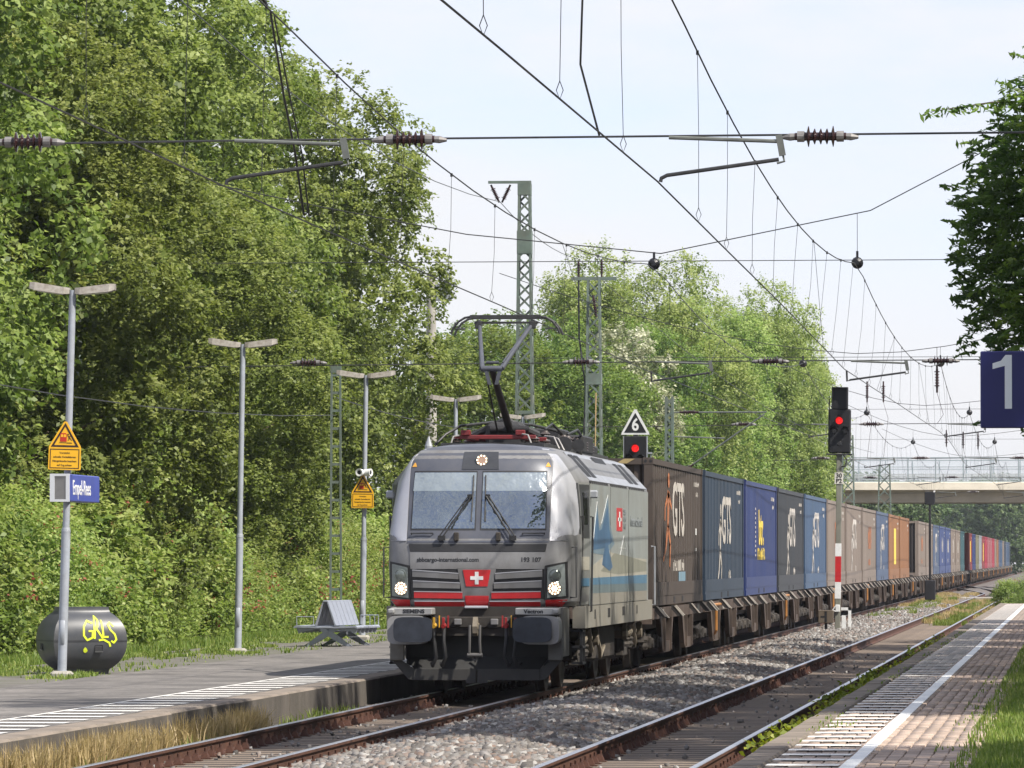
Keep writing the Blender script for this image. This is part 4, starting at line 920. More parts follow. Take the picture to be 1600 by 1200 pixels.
def marks(mat, par, y, z, n, h, w, seed):
    """small print, too coarse to read: a row of strokes"""
    r = random.Random(seed); b = MB()
    for k in range(n):
        yy = y + k * w; b.box(XC, XC + .003, yy, yy + w * .3, z, z + h * r.uniform(.7, 1))
        if r.random() < .75: b.box(XC, XC + .003, yy + w * .3, yy + w * .75, z + h * r.choice((0, .4, .7)), z + h * r.choice((0, .4, .7)) + h * .25)
    b.build('small_print', mat, par)
def container(slot, col, label, logo=None, length=CL, y=None, lcol=None, full=True, endcol=None):
    y0 = C0 + slot * PITCH_C if y is None else y
    t = thing('container', label, 'container', (XL, y0, CZ), group='containers on the freight train')
    sy = length / CL; m = cmat(*col); em = cmat(*endcol) if endcol else m
    for nm, me in (('side_wall', side_me), ('side_wall', sidel_me), ('end_wall', end_me), ('doors', door_me), ('roof', roof_me), ('frame', frm_me), ('lower_panel', br_me), ('corner_casting', cc_me)):
        o = obj(nm, me, t); o.scale = (1, sy, 1); o.material_slots[0].link = 'OBJECT'; o.material_slots[0].material = em if nm == 'end_wall' else m
    o = obj('fork_pocket', po_me, t); o.scale = (1, sy, 1)
    if logo:
        lm = lcol or cream
        if logo == 'gts0':
            me = GTS.copy(); me.materials.clear(); me.materials.append(cream); obj('lettering', me, t, (XC, 6.95, 1.73), RIGHT)
            runner(oprint, t, 4.1, .95, .86, 1.6); marks(cream, t, 5.5, .62, 9, .22, .34, 1)
            b = MB(); b.box(XC, XC + .003, 7.0, 8.9, .18, .60); b.build('patch', lblue, t)
            b = MB(); b.box(XC, XC + .003, 11.9, 12.2, 1.32, 1.45); b.box(XC, XC + .003, 11.95, 12.15, 1.0, 1.06); b.build('label', white, t)
        elif logo == 'gts':
            me = GTS.copy(); me.materials.clear(); me.materials.append(lm); obj('lettering', me, t, (XC, 7.6, 1.62), RIGHT)
            runner(lm, t, 5.4, .52, .86, 1.1); marks(lm, t, 8.3, .42, 3, .2, .3, slot)
        elif logo == 'btr':
            b = letter('lettering', 'btr.', 1.15, yprint, t, (XC + .001, 6.9, 1.55), RIGHT, .03, sx=1.35)
            marks(yprint, t, 5.3, .82, 8, .3, .42, 5); b = MB()
            for k in range(11): b.box(XC, XC + .003, 4.3, 4.55, .9 + k * .11, .9 + k * .11 + .055)
            b.build('small_print', cream, t)
        elif logo == 'text':
            marks(lm, t, 6.0, 1.2, 7, .85, .5, slot); marks(lm, t, 6.3, .6, 4, .25, .5, slot + 9)
        elif logo == 'bars':
            b = MB(); b.box(XC, XC + .003, 7.0, 9.6, .6, 2.1); b.build('print', lm, t)
    marks(cream, t, 11.4, 2.28, 9, .10, .17, slot + 40); marks(cream, t, 12.0, 2.08, 4, .10, .17, slot + 60)
    if slot == 0 and y is None:
        b = MB()
        for k in range(4): b.prism([(-.95 + k * .5, CH - .105), (-.75 + k * .5, CH - .105), (-.6 + k * .5, CH - .02), (-.8 + k * .5, CH - .02)], 'y', .003, .008)
        b.build('warning_stripe', M('dull_stripe', (.34, .26, .12), .6, var=.2), t)
        b = MB()
        for q in (1.09, 1.18): b.lathe((q, -.008, CH - .06), (q, -.003, CH - .06), [(0, .028), (1, .028)], 10)
        b.build('casting_hole', rubber, t)
    return t
BR = ('brown', (.066, .052, .045), .6, .4); SB = ('steel_blue', (.02, .038, .066), .5, .25); RB = ('royal_blue', (.017, .036, .14), .5, .3); CHL = ('charcoal', (.028, .034, .043), .55, .3)
MBL = ('mid_blue', (.042, .083, .155), .5, .25); TP = ('taupe', (.20, .162, .135), .6, .35); OR = ('orange', (.25, .115, .05), .55, .5); NV = ('slate_blue', (.06, .092, .16), .5, .3); LRB = ('light_royal_blue', (.042, .068, .18), .5, .25)
TL = ('teal', (.03, .09, .11), .5, .3); RD = ('bright_red', (.21, .038, .042), .5, .3); MAR = ('crimson', (.33, .03, .06), .5, .3); PK = ('pinkish_red', (.30, .105, .12), .5, .3); OL = ('olive_grey', (.16, .15, .09), .6, .3); GY = ('grey', (.25, .26, .28), .6, .3); DK = ('black_brown', (.030, .026, .026), .55, .3)
CC = [
 (0, BR, 'dark brown container lettered GTS coupled first behind the locomotive', 'gts0'),
 (1, SB, 'dark steel blue container with white GTS and a running figure', 'gts'),
 (2, RB, 'royal blue container with yellow lettering', 'btr'),
 (3, CHL, 'charcoal container with white GTS, half in shade', 'gts'),
 (4, MBL, 'mid blue container with white GTS left of the lineside signal', 'gts'),
 (5, TP, 'taupe container with orange print partly behind the signal post', 'text', oprint),
 (6, TP, 'taupe container with white GTS right of the signal post', 'gts'),
 (7, TP, 'taupe container with orange print left of a slate blue one', 'text', oprint),
 (8, NV, 'slate blue container with white GTS in front of the orange ones', 'gts'),
 (9, OR, 'first of two weathered orange containers', 'bars', yprint),
 (10, OR, 'second of two weathered orange containers, before the empty slot', None),
 (12, TP, 'taupe container with a black end wall behind the empty slot', 'text', oprint),
 (13, TP, 'taupe container passing behind the post of the far signal', 'text', cream),
 (14, NV, 'slate blue container just right of the far signal post', 'gts'),
 (15, LRB, 'first of two bright blue containers beyond the far signal', 'text', cream),
 (16, LRB, 'second of two bright blue containers beyond the far signal', 'text', cream),
 (17, TP, 'first of two far taupe containers beyond the bright blue pair', 'text', cream),
 (18, TP, 'second of two far taupe containers beyond the bright blue pair', 'text', cream),
 (19, TL, 'small looking teal container before the dark gap', None),
 (21, RD, 'far red container with yellow print', 'bars', yprint),
 (22, RB, 'far dark blue container behind the red one with yellow print', None),
 (23, OL, 'far olive grey container', None),
 (24, GY, 'far pale grey container', None),
 (25, RD, 'second far red container with yellow print', 'bars', yprint),
 (26, MAR, 'far crimson container between red and pinkish ones', None),
 (27, PK, 'first far faded pinkish red container', None),
 (28, PK, 'second far faded pinkish red container', None),
 (29, MAR, 'far crimson container behind the pinkish pair', None),
 (30, TP, 'far taupe container behind the red group', None),
 (31, OR, 'far orange container near the train end', None),
 (32, NV, 'far slate blue container near the train end', None),
 (33, MBL, 'far mid blue container near the train end', None),
 (34, TP, 'last taupe container near the train end', None),
 (35, SB, 'far dark blue container near the train end', None),
 (36, NV, 'slate blue container third from the train end', None),
 (37, MBL, 'mid blue container second from the train end', None),
 (38, SB, 'dark blue container at the very end of the train', None)]
for c in CC:
    container(c[0], c[1], c[2], c[3], lcol=c[4] if len(c) > 4 else None, endcol=DK if c[0] == 12 else None)
# ------------------------------------------------------------------ platform furniture
base_me = None
def lamp_post(x, y, lean, label, h=5.78):
    t = thing('platform_lamp', label, 'lamp post', (x, y, ZL - .01), group='lamp posts along the left platform', rot=(0, lean, 0))
    b = MB(); b.tube([(0, 0, 0), (0, 0, 2.2)], .068, 12); b.tube([(0, 0, 2.2), (0, 0, h - .02)], .052, 12); b.lathe((0, 0, 2.17), (0, 0, 2.23), [(0, .072), (1, .058)], 12); b.box(-.035, .035, -.075, -.06, .5, .85, .004)
    b.build('pole', lampgrey, t, smooth=50)
    b = MB(); b.box(-.16, .16, -.16, .16, -.06, .10, .04); b.build('foot', concrete, t)
    for sg in (-1, 1):
        b = MB(); b.tube([(0, 0, h - .08), (sg * .1, 0, h - .04)], .03, 8)
        v = []
        for (d, hw, zb, zt) in ((.04, .07, -.075, .012), (.12, .11, -.085, .02), (.56, .12, -.035, .085), (.64, .085, -.005, .085)):
            v += [(sg * d, -hw, h + zb), (sg * d, hw, h + zb), (sg * d, hw * .7, h + zt), (sg * d, -hw * .7, h + zt)]
        b.add(v, [[0, 1, 2, 3], [12, 13, 14, 15]] + [[k * 4 + a, k * 4 + (a + 1) % 4, k * 4 + 4 + (a + 1) % 4, k * 4 + 4 + a] for k in range(3) for a in range(4)])
        lh = b.build('lamp_head', lamphead, t)
        b = MB(); b.box(min(sg * .16, sg * .52), max(sg * .16, sg * .52), -.075, .075, -.015, .015, .006); b.v = [(p[0], p[1], p[2] + h - .095 + .11 * abs(p[0])) for p in b.v]; b.build('lamp_cover', M('lamp_diffuser', (.55, .53, .47), .3, var=.1), lh)
    return t
L1 = lamp_post(-14.98, 84.54, .026, 'nearest lamp post, with a yellow warning sign and a blue station sign')
lamp_post(-15.52, 106.29, .015, 'second lamp post, bare of signs, in front of the thicket')
L3 = lamp_post(-15.46, 124.59, .014, 'lamp post with a loudspeaker and a yellow warning sign, behind the bench')
lamp_post(-15.5, 143.67, .006, 'lamp post rising just left of the locomotive roof')
lamp_post(-15.51, 161.76, .0, 'lamp post seen behind the pantograph, its heads above the locomotive roof')
signy = M('warning_yellow', (.80, .43, .015), .4, var=.05)
signblack = M('sign_print', (.03, .012, .01), .5)
def warn_sign(x, y, z, s, label, lean):
    t = thing('warning_sign', label, 'warning sign', (x, y, z), group='yellow warning signs on the lamp posts', rot=(0, lean, 0))
    P = lambda a: [(p[0] * s, p[1] * s) for p in a]
    outer = [(-.25, .0), (-.235, -.012), (.235, -.012), (.25, 0), (.245, .335), (.225, .375), (.02, .72), (-.02, .72), (-.225, .375), (-.245, .335)]
    b = MB(); b.prism(P(outer), 'y', -.004, .012); b.build('plate', signy, t)
    b = MB()
    tri = [(-.215, .335), (.215, .335), (0, .70)]; tin = [(-.165, .362), (.165, .362), (0, .645)]
    for i in range(3):
        j = (i + 1) % 3; b.prism(P([tri[i], tri[j], tin[j], tin[i]]), 'y', -.0065, -.004)
    rc = [(-.225, .01), (.225, .01), (.225, .305), (-.225, .305)]; ri = [(-.213, .022), (.213, .022), (.213, .293), (-.213, .293)]
    for i in range(4): j = (i + 1) % 4; b.prism(P([rc[i], rc[j], ri[j], ri[i]]), 'y', -.0065, -.004)
    b.build('border', signblack, t)
    b = MB(); b.prism(P([(-.075, .415), (.025, .415), (.025, .53), (.01, .545), (-.06, .545), (-.075, .53)]), 'y', -.0075, -.004); tr = b.build('train_symbol', M('sign_red', (.45, .025, .01), .5), t)
    b = MB(); b.prism(P([(-.065, .485), (-.03, .485), (-.03, .525), (-.065, .525)]), 'y', -.009, -.0075); b.prism(P([(-.02, .485), (.015, .485), (.015, .525), (-.02, .525)]), 'y', -.009, -.0075); b.build('symbol_window', signy, tr)
    b = MB()
    for a, c, w in (((.04, .51), (.075, .47), .014), ((.075, .47), (.045, .43), .009), ((.075, .47), (.105, .435), .009), ((.06, .495), (.10, .505), .008), ((.06, .49), (.05, .455), .008), ((-.09, .40), (.10, .40), .006), ((.03, .395), (.11, .395), .006)):
        b.bar((a[0] * s, -.006, a[1] * s), (c[0] * s, -.006, c[1] * s), .003, w * s)
    for k in range(7): u = 6.28 * k / 7; v_ = 6.28 * (k + 1) / 7; b.add([(.045 * s, -.0075, .525 * s), ((.045 + .013 * math.cos(u)) * s, -.0075, (.525 + .013 * math.sin(u)) * s), ((.045 + .013 * math.cos(v_)) * s, -.0075, (.525 + .013 * math.sin(v_)) * s)], [[0, 1, 2]])
    b.build('figure_symbol', signblack, t)
    for k, tx in enumerate(('Vorsicht', 'schnelle Vorbeifahrten', 'Fahrgeräusche beachten', 'auf Zug achten')):
        letter('lettering', tx, .042 * s, signblack, t, (0, -.0045, (.245 - .062 * k) * s), FRONT, .0004, sx=(.9 if len(tx) > 12 else 1.1))
    return t
warn_sign(-14.93, 84.42, 3.32, .98, 'yellow warning sign above the blue station sign on the nearest lamp post', .026)
warn_sign(-15.44, 124.47, 3.10, .98, 'yellow warning sign under the loudspeaker on the lamp post behind the bench', .014)
t = thing('loudspeaker', 'small grey loudspeaker pair above the yellow sign on the third lamp post', 'loudspeaker', (-15.42, 124.45, 3.86))
for sg, an_ in ((-1, .3), (1, 1.2)):
    b = MB(); d = Vector((math.sin(an_) * sg, -math.cos(an_), 0)); b.lathe(Vector((sg * .03, 0, 0)), Vector((sg * .03, 0, 0)) + d * .16, [(0, .07), (.5, .08), (1, .085), (1, .065), (.85, .03)], 14); h_ = b.build('speaker_horn', white, t, smooth=40)
    b = MB(); c_ = Vector((sg * .03, 0, 0)) + d * .135; b.lathe(c_, c_ + d * .012, [(0, .06), (1, .055)], 12); b.build('speaker_mouth', rubber, h_)
# station name sign: long box along the platform, its end towards us
t = thing('station_sign', 'blue station name sign box on the nearest lamp post', 'sign', (-14.965, 84.3, 2.84), rot=(0, 0, 0))
b = MB(); b.box(-.13, .13, 0, 2.65, 0, .405, .012); b.build('casing', bluesign2, t)
b = MB()
b.box(-.155, .135, -.03, 0.03, -.005, .03); b.box(-.155, .135, -.03, .03, .375, .41); b.box(-.155, -.085, -.03, .03, .03, .375); b.box(.085, .135, -.03, .03, .03, .375); b.build('end_frame', M('pale_end_frame', (.55, .57, .60), .4, .1, var=.06), t)
b = MB(); b.box(-.086, .086, -.012, .002, .028, .377); b.build('end_plate', M('dull_metal_plate', (.26, .25, .24), .28, .75, var=.2, scale=4), t)
b = MB(); b.box(.128, .137, .02, 2.62, .01, .395, .003); b.build('name_panel', bluesign2, t)
letter('lettering', 'Empel-Rees', .31, white, t, (.139, .26, .20), RIGHT, .003, 'LEFT', sx=1.08)

# grit bin
t = thing('grit_bin', 'dark grey rounded grit bin with a lime green graffiti tag', 'bin', (-15.22, 87.6, ZL - .02), R(24))
def bin_r(z):
    u = (z - .52) / .54
    return .575 * max(.02, (1 - abs(u) ** 2.3)) ** .5
zs_b = [0.0, .05, .12, .22, .34, .46, .58, .70, .80, .88, .95, 1.0, 1.035]
def bin_hw(z): return max(.345, bin_r(z))
def bin_pt(s_, z, off=0.0):
    """s_: 0..4 round the square plan"""
    hw = bin_hw(z) + off; k = int(s_) % 4; f = s_ - int(s_); q = -1 + 2 * f
    q = math.copysign(abs(q) ** .96, q)
    bul = .025 * (1 - q * q)
    x, y = q * hw, -hw - bul
    for _ in range(k): x, y = -y, x
    return Vector((x, y, z))
b = MB(); vs = []; m_ = 40
zz2 = list(np.linspace(0, 1.035, 26))
for z in zz2:
    for i in range(m_): vs.append(bin_pt(4 * i / m_, z))
b.add(vs, [[j * m_ + i, j * m_ + (i + 1) % m_, (j + 1) * m_ + (i + 1) % m_, (j + 1) * m_ + i] for j in range(len(zz2) - 1) for i in range(m_)] + [[i for i in range(m_)][::-1], [(len(zz2) - 1) * m_ + i for i in range(m_)]])
binm = M('bin_plastic', (.052, .056, .066), .42, .0, var=.12, scale=3, grime=(.10, .095, .085), gamt=.4, gscale=3)
b.build('bin_body', binm, t, smooth=32)
for z in (.52,):
    b = MB(); vs = []
    for zz in (z - .012, z + .012):
        for i in range(m_): vs.append(bin_pt(4 * i / m_, zz, .006))
    b.add(vs, [[i, (i + 1) % m_, m_ + (i + 1) % m_, m_ + i] for i in range(m_)]); b.build('seam_band', M('bin_seam', (.035, .037, .042), .5), t)
def slot_(s_, z):
    c = bin_pt(s_, z); n_ = (bin_pt(s_, z, .1) - c).normalized(); a = (bin_pt(s_ + .02, z) - bin_pt(s_ - .02, z)).normalized()
    b = MB(); w, h = .062, .055
    F_ = [c + a * (sx * w) + Vector((0, 0, sz * h)) + n_ * .012 for sx, sz in ((-1, -1), (1, -1), (1, 1), (-1, 1))]
    I_ = [c + a * (sx * w * .85) + Vector((0, 0, sz * h * .85)) + n_ * .004 for sx, sz in ((-1, -1), (1, -1), (1, 1), (-1, 1))]
    b.add(F_ + I_, [[0, 1, 5, 4], [1, 2, 6, 5], [2, 3, 7, 6], [3, 0, 4, 7], [4, 5, 6, 7]]); b.build('fork_slot', rubber, t)
    b = MB(); b.add([F_[0], F_[1], F_[1] + n_ * .02 + Vector((0, 0, .02)), F_[0] + n_ * .02 + Vector((0, 0, .02))], [[0, 1, 2, 3]]); b.build('slot_lip', M('lip_plastic', (.34, .35, .37), .4), t)
slot_(.60, .40); slot_(3.42, .42)
# sprayed tag
spray = M('lime_spray_paint', (.62, .72, .03), .5, var=.08)
def stroke(pts, w=.030):
    b = MB(); P = []
    for i in range(len(pts) - 1):
        for k in range(4): f = k / 4; P.append((pts[i][0] + (pts[i + 1][0] - pts[i][0]) * f, pts[i][1] + (pts[i + 1][1] - pts[i][1]) * f))
    P.append(pts[-1]); vs = []
    for i, p in enumerate(P):
        q0, q1 = P[max(0, i - 1)], P[min(len(P) - 1, i + 1)]; d = Vector((q1[0] - q0[0], q1[1] - q0[1])); d.normalize() if d.length else None; n_ = Vector((-d.y, d.x))
        for sg in (-1, 1):
            u, v = p[0] + n_.x * w / 2 * sg, p[1] + n_.y * w / 2 * sg; vs.append(bin_pt(.5 + u / 1.12, v, .007))
    b.add(vs, [[2 * i, 2 * i + 2, 2 * i + 3, 2 * i + 1] for i in range(len(P) - 1)]); return b
strokes = [[(.03, .79), (-.05, .83), (-.10, .74), (-.10, .60), (-.05, .53), (.02, .57), (.03, .67), (-.03, .67)],
           [(.05, .55), (.06, .80), (.09, .90), (.13, .84), (.10, .73), (.06, .71)], [(.08, .71), (.17, .56)],
           [(.19, .84), (.18, .70), (.18, .58), (.26, .58)], [(.37, .74), (.33, .80), (.28, .77), (.30, .69), (.36, .62), (.38, .54), (.34, .49), (.30, .52)],
           [(.11, .53), (.18, .54), (.27, .49), (.29, .43)], [(-.10, .37), (-.08, .41), (-.06, .37), (-.08, .35), (-.10, .37)]]
g_ = MB()
for s_ in strokes: q_ = stroke(s_); g_.add(q_.v, q_.f)
g_.build('graffiti', spray, t)

# double-sided perforated steel bench
t = thing('bench', 'grey double-sided metal bench with A-shaped backs on crossed curved legs', 'bench', (-14.95, 114.6, ZL - .01), R(-9))
bm_ = M('bench_steel', (.33, .36, .43), .45, .25, var=.1, scale=7, grime=(.24, .24, .25), gamt=.35, gscale=6)
for y in (.15, 1.45):
    for sg in (-1, 1):
        b = MB(); P = []
        for k in range(9): u = k / 8; P.append((sg * (.36 - .84 * u + .0), .42 - .0 * u - .42 * u ** 1.9))
        lo = []
        for k in range(9): u = k / 8; lo.append((sg * (.22 - .86 * u), .42 - .12 * math.sin(math.pi * u) ** .7 - .42 * u ** 1.35 - .05))
        for k in range(8):
            b.prism([P[k], P[k + 1], (lo[k + 1][0], max(0, lo[k + 1][1])), (lo[k][0], max(0, lo[k][1]))], 'y', y - .02 + sg * .002, y + .02 + sg * .002)
        b.build('leg', bm_, t)
pgrid = MB()
for sg in (-1, 1):
    # seat
    b = MB(); 
    for k in range(6): y0 = -.05 + k * .285; b.prism([(sg * .17, .40), (sg * .62, .425), (sg * .66, .40), (sg * .66, .37), (sg * .60, .385), (sg * .17, .37)], 'y', y0, y0 + .27)
    st_ = b.build('seat', bm_, t)
    b = MB()
    for k in range(6): y0 = .08 + k * .285; b.prism([(sg * .20, .37), (sg * .64, .37), (sg * .60, .26), (sg * .50, .30), (sg * .3, .33)], 'y', y0, y0 + .02)
    b.build('seat_rib', bm_, st_)
    # back
    b = MB()
    for k in range(6):
        y0 = -.05 + k * .285
        b.prism([(sg * .195, .42), (sg * .03, .90), (sg * .055, .905), (sg * .22, .43)], 'y', y0, y0 + .268)
    bk = b.build('backrest', bm_, t)
    b = MB()
    for k in range(6):
        for j in range(9):
            for i in range(5):
                f = (j + 1) / 10; y0 = -.05 + k * .285 + .035 + i * .045; x = sg * (.222 - .166 * f + .0015); z = .43 + .475 * f
                b.add([(x, y0, z - .012), (x, y0 + .026, z - .012), (x - sg * .008, y0 + .026, z + .012), (x - sg * .008, y0, z + .012)], [[0, 1, 2, 3]])
    b.build('perforation', M('bench_hole', (.12, .13, .15), .6), bk)
    b = MB(); b.tube([(sg * .25, 1.66, .44), (sg * .25, 1.66, .62), (sg * .62, 1.66, .62), (sg * .62, 1.66, .42)], .012, 6)
    for k in range(3): b.tube([(sg * (.34 + .1 * k), 1.66, .42), (sg * (.34 + .1 * k), 1.66, .62)], .007, 5)
    b.tube([(sg * .25, -.04, .44), (sg * .25, -.04, .60), (sg * .60, -.04, .60), (sg * .60, -.04, .42)], .010, 6) if sg < 0 else None
    b.build('armrest', bm_, t)
b = MB(); b.box(-.05, .05, -.06, 1.67, .895, .925, .01); b.tube([(-.25, -.03, .385), (.25, -.03, .385)], .02, 6); b.tube([(0, .1, .3), (0, 1.5, .3)], .025, 8); b.build('ridge', bm_, t)

# platform number sign hanging in from the right
t = thing('platform_number_sign', 'dark blue platform sign with a white figure 1 at the right edge', 'sign', (-.545, 45.15, 3.015))
b = MB(); b.box(-.19, .19, -.05, .05, 0, .60, .008); b.build('panel', M('number_sign_blue', (.018, .02, .135), .4, var=.06), t)
b = MB(); b.add([(-.03, -.052, .525), (.005, -.052, .57), (.055, -.052, .57), (.055, -.052, .15), (.0, -.052, .15), (.0, -.052, .485), (-.095, -.052, .46), (-.095, -.052, .505)], [[2, 3, 4, 5, 0, 1], [0, 5, 6, 7]]); b.build('figure_one', M('sign_white', (.86, .90, .92), .4, var=.03), t)
b = MB(); b.tube([(.17, .0, .45), (1.3, .0, .45)], .03, 8); b.tube([(1.3, 0, -2.7), (1.3, 0, .6)], .06, 10); b.build('bracket_post', lampgrey, t)

# ------------------------------------------------------------------ signals
sigblack = M('signal_black', (.010, .010, .012), .5, var=.2)
redlit = M('lit_red_signal', (.6, .02, .02), .3, emit=(1.0, .02, .02), est=.5)
redm = M('signal_lens_rim', (.25, .01, .012), .3, var=.1)
offlens = M('dark_lens', (.02, .02, .022), .15)
postm = M('signal_post', (.20, .20, .165), .7, .1, var=.25, scale=4, stretch=(1, 1, .3), grime=(.09, .08, .06), gamt=.6)
def visor(b, x, y, z, r):
    for k in range(10):
        t0, t1 = math.pi * k / 10, math.pi * (k + 1) / 10
        P = lambda q, d, rr: (x + rr * math.cos(q), y - d, z + rr * math.sin(q))
        b.add([P(t0, 0, r), P(t1, 0, r), P(t1, .22 * math.sin(t1) + .05, r), P(t0, .22 * math.sin(t0) + .05, r)], [[0, 1, 2, 3]])
t = thing('railway_signal', 'tall lineside signal showing red, with a red and white banded post', 'signal', (-6.62, 161.1, -.05), rot=(0, .012, 0))
b = MB(); b.box(-.075, .075, -.06, .06, 0, 4.98, .01); b.build('post', postm, t)
for nm, mt, z0, z1 in (('white_band', white, 2.10, 2.46), ('red_band', red, 1.38, 2.10), ('white_band', white, .92, 1.38)):
    b = MB(); b.box(-.082, .082, -.067, .067, z0, z1); b.build(nm, mt, t)
b = MB(); b.box(-.315, .315, -.06, .14, 4.98, 6.22, .04); hd_ = b.build('signal_head', sigblack, t)
b = MB(); b.box(-.23, .23, -.06, .16, 6.22, 6.83, .01); b.box(-.21, -.19, -.2, -.06, 6.24, 6.82); b.box(.19, .21, -.2, -.06, 6.24, 6.82); b.box(-.21, .21, -.2, -.06, 6.80, 6.82); b.build('indicator_box', sigblack, t)
b = MB(); b.lathe((-.01, -.06, 5.89), (-.01, -.13, 5.89), [(0, .10), (.7, .095), (1, .05)], 16); b.build('red_light', redlit, hd_, smooth=60)
b = MB(); visor(b, -.01, -.06, 5.89, .115); visor(b, -.15, -.06, 5.62, .11); visor(b, .16, -.06, 5.62, .11); b.build('visor', sigblack, hd_)
b = MB()
for x, z in ((-.15, 5.60), (.16, 5.60), (0, 5.25)): b.lathe((x, -.06, z), (x, -.075, z), [(0, .07), (1, .06)], 14)
b.build('lens', offlens, hd_, smooth=50)
b = MB(); b.box(-.36, .36, -.12, .25, 4.93, 4.97); b.tube([(.1, -.1, 4.95), (.22, -.1, 4.8), (.17, -.1, 4.62), (.06, -.08, 4.6)], .02, 6); b.tube([(-.3, .1, 6.2), (-.3, .1, 6.5)], .02, 6); b.build('bracket', darksteel, t)
b = MB(); b.box(-.12, .12, -.075, -.065, 4.12, 4.44); sp = b.build('number_plate', M('number_plate_white', (.6, .58, .52), .5, var=.1), t)
letter('lettering', '30', .17, black, sp, (0, -.078, 4.35), FRONT, .004); letter('lettering', 'P2', .17, black, sp, (0, -.078, 4.20), FRONT, .004)
b = MB(); b.box(-.06, .06, -.11, -.07, .55, .75, .01); b.tube([(-.05, -.1, .72), (-.14, -.1, .6), (-.05, -.1, .56)], .018, 6); b.build('phone_hook', white, t)
t = thing('cable_cabinet', 'small brown lineside cabinet on a stub post at the signal foot', 'cabinet', (-6.92, 160.6, -.05))
b = MB(); b.box(-.21, .21, -.12, .12, .24, .60, .01); cb_ = b.build('cabinet_box', M('cabinet_brown', (.11, .085, .06), .7, var=.2), t)
b = MB(); b.box(-.03, .03, -.126, -.12, .27, .57); b.box(-.14, -.03, -.126, -.12, .40, .44); b.build('cabinet_trim', black, cb_); b = MB(); b.box(-.04, .04, -.04, .04, -.2, .24); b.build('stub_post', darksteel, t)
t = thing('cable_stand', 'pale concrete frame standing right behind the signal foot', 'frame', (-6.38, 161.4, -.1))
b = MB(); b.box(.05, .13, -.05, .05, 0, .72); b.box(-.15, .13, -.05, .05, .64, .72); b.box(-.13, -.02, -.1, .1, 0, .5); b.build('frame_body', white, t)
# signal with speed triangle
t = thing('railway_signal', 'red signal under a black triangle with a white 6, seen above the first container', 'signal', (-11.78, 154.6, -.05))
b = MB(); b.box(-.07, .07, .1, .22, 0, 5.4, .01); b.build('post', postm, t)
b = MB(); b.prism([(-.38, 5.37), (.38, 5.37), (.37, 5.42), (.03, 6.05), (-.03, 6.05), (-.37, 5.42)], 'y', -.03, .0); tri_ = b.build('triangle_border', white, t)
b = MB(); b.prism([(-.30, 5.425), (.30, 5.425), (0, 5.96)], 'y', -.036, -.03); b.build('triangle', sigblack, tri_)
letter('figure', '6', .46, white, tri_, (0, -.04, 5.625), FRONT, .012, sx=.85)
b = MB(); b.box(-.30, .30, -.05, .12, 4.1, 5.33, .02); hd_ = b.build('signal_head', sigblack, t)
b = MB(); b.box(-.325, -.302, -.04, .1, 4.1, 5.33); b.box(.302, .325, -.04, .1, 4.1, 5.33); b.build('head_edge', galv, hd_)
b = MB(); b.lathe((0, -.05, 5.0), (0, -.12, 5.0), [(0, .10), (.7, .095), (1, .05)], 16); b.build('red_light', redlit, hd_, smooth=60)
b = MB(); visor(b, 0, -.05, 5.0, .11); visor(b, -.15, -.05, 4.74, .1); visor(b, .15, -.05, 4.74, .1); b.build('visor', sigblack, hd_)
b = MB(); b.box(.33, .45, -.04, .06, 4.85, 4.90); b.box(.41, .43, -.02, .02, 4.5, 4.86); b.build('bracket', galv, t)
# far signal seen from its unlit side
t = thing('railway_signal', 'black unlit far signal on a thin post before the road bridge', 'signal', (-6.58, 262.6, -.1))
b = MB(); b.box(-.24, .24, -.1, .1, 4.52, 5.12, .03); b.build('signal_head', sigblack, t)
b = MB(); b.tube([(0, 0, 0), (0, 0, 4.6)], .06, 8); b.build('post', sigblack, t)
b = MB(); b.box(-.24, .24, -.2, .2, .2, 1.1, .03); b.build('post_cabinet', sigblack, t)
b = MB(); b.lathe((.2, -.1, 5.13), (.2, .1, 5.13), [(0, .05), (1, .05)], 8); b.build('lens', white, t)

# ------------------------------------------------------------------ masts
def lattice(name, x, y, h, w0, w1, label, cat='mast', mat=mastgreen, step=None, n_side=4, solid=()):
    t = thing(name, label, cat, (x, y, -.3), group=None); h += .3
    b = MB(); W_ = lambda z: (w0 + (w1 - w0) * z / h) / 2
    for sx in (-1, 1):
        for sy in (-1, 1): b.bar((sx * W_(0), sy * W_(0), 0), (sx * W_(h), sy * W_(h), h), .07, .07)
    b.build('leg_angles', mat, t)
    b = MB(); z = .1; k = 0
    while z < h - .15:
        st_ = step or (W_(z) * 2 * 1.0); z2 = min(z + st_, h)
        for a in (0, 1):
            for s_ in (-1, 1):
                p = (lambda sx, zz: (sx * W_(zz), s_ * W_(zz), zz)) if a == 0 else (lambda sx, zz: (s_ * W_(zz), sx * W_(zz), zz))
                d = 1 if (k + (s_ > 0)) % 2 else -1
                b.bar(p(-d, z), p(d, z2), .06, .06)
        z = z2; k += 1
    b.build('bracing', mat, t)
    b = MB()
    for (za, zb) in solid:
        w_ = W_(za) + .03
        for s_ in (-1, 1): b.box(-w_, w_, s_ * w_ - .01, s_ * w_ + .01, za + .3, zb + .3); b.box(s_ * w_ - .01, s_ * w_ + .01, -w_ + .012, w_ - .012, za + .3, zb + .3)
    if solid: b.build('gusset_plate', mat, t)
    return t
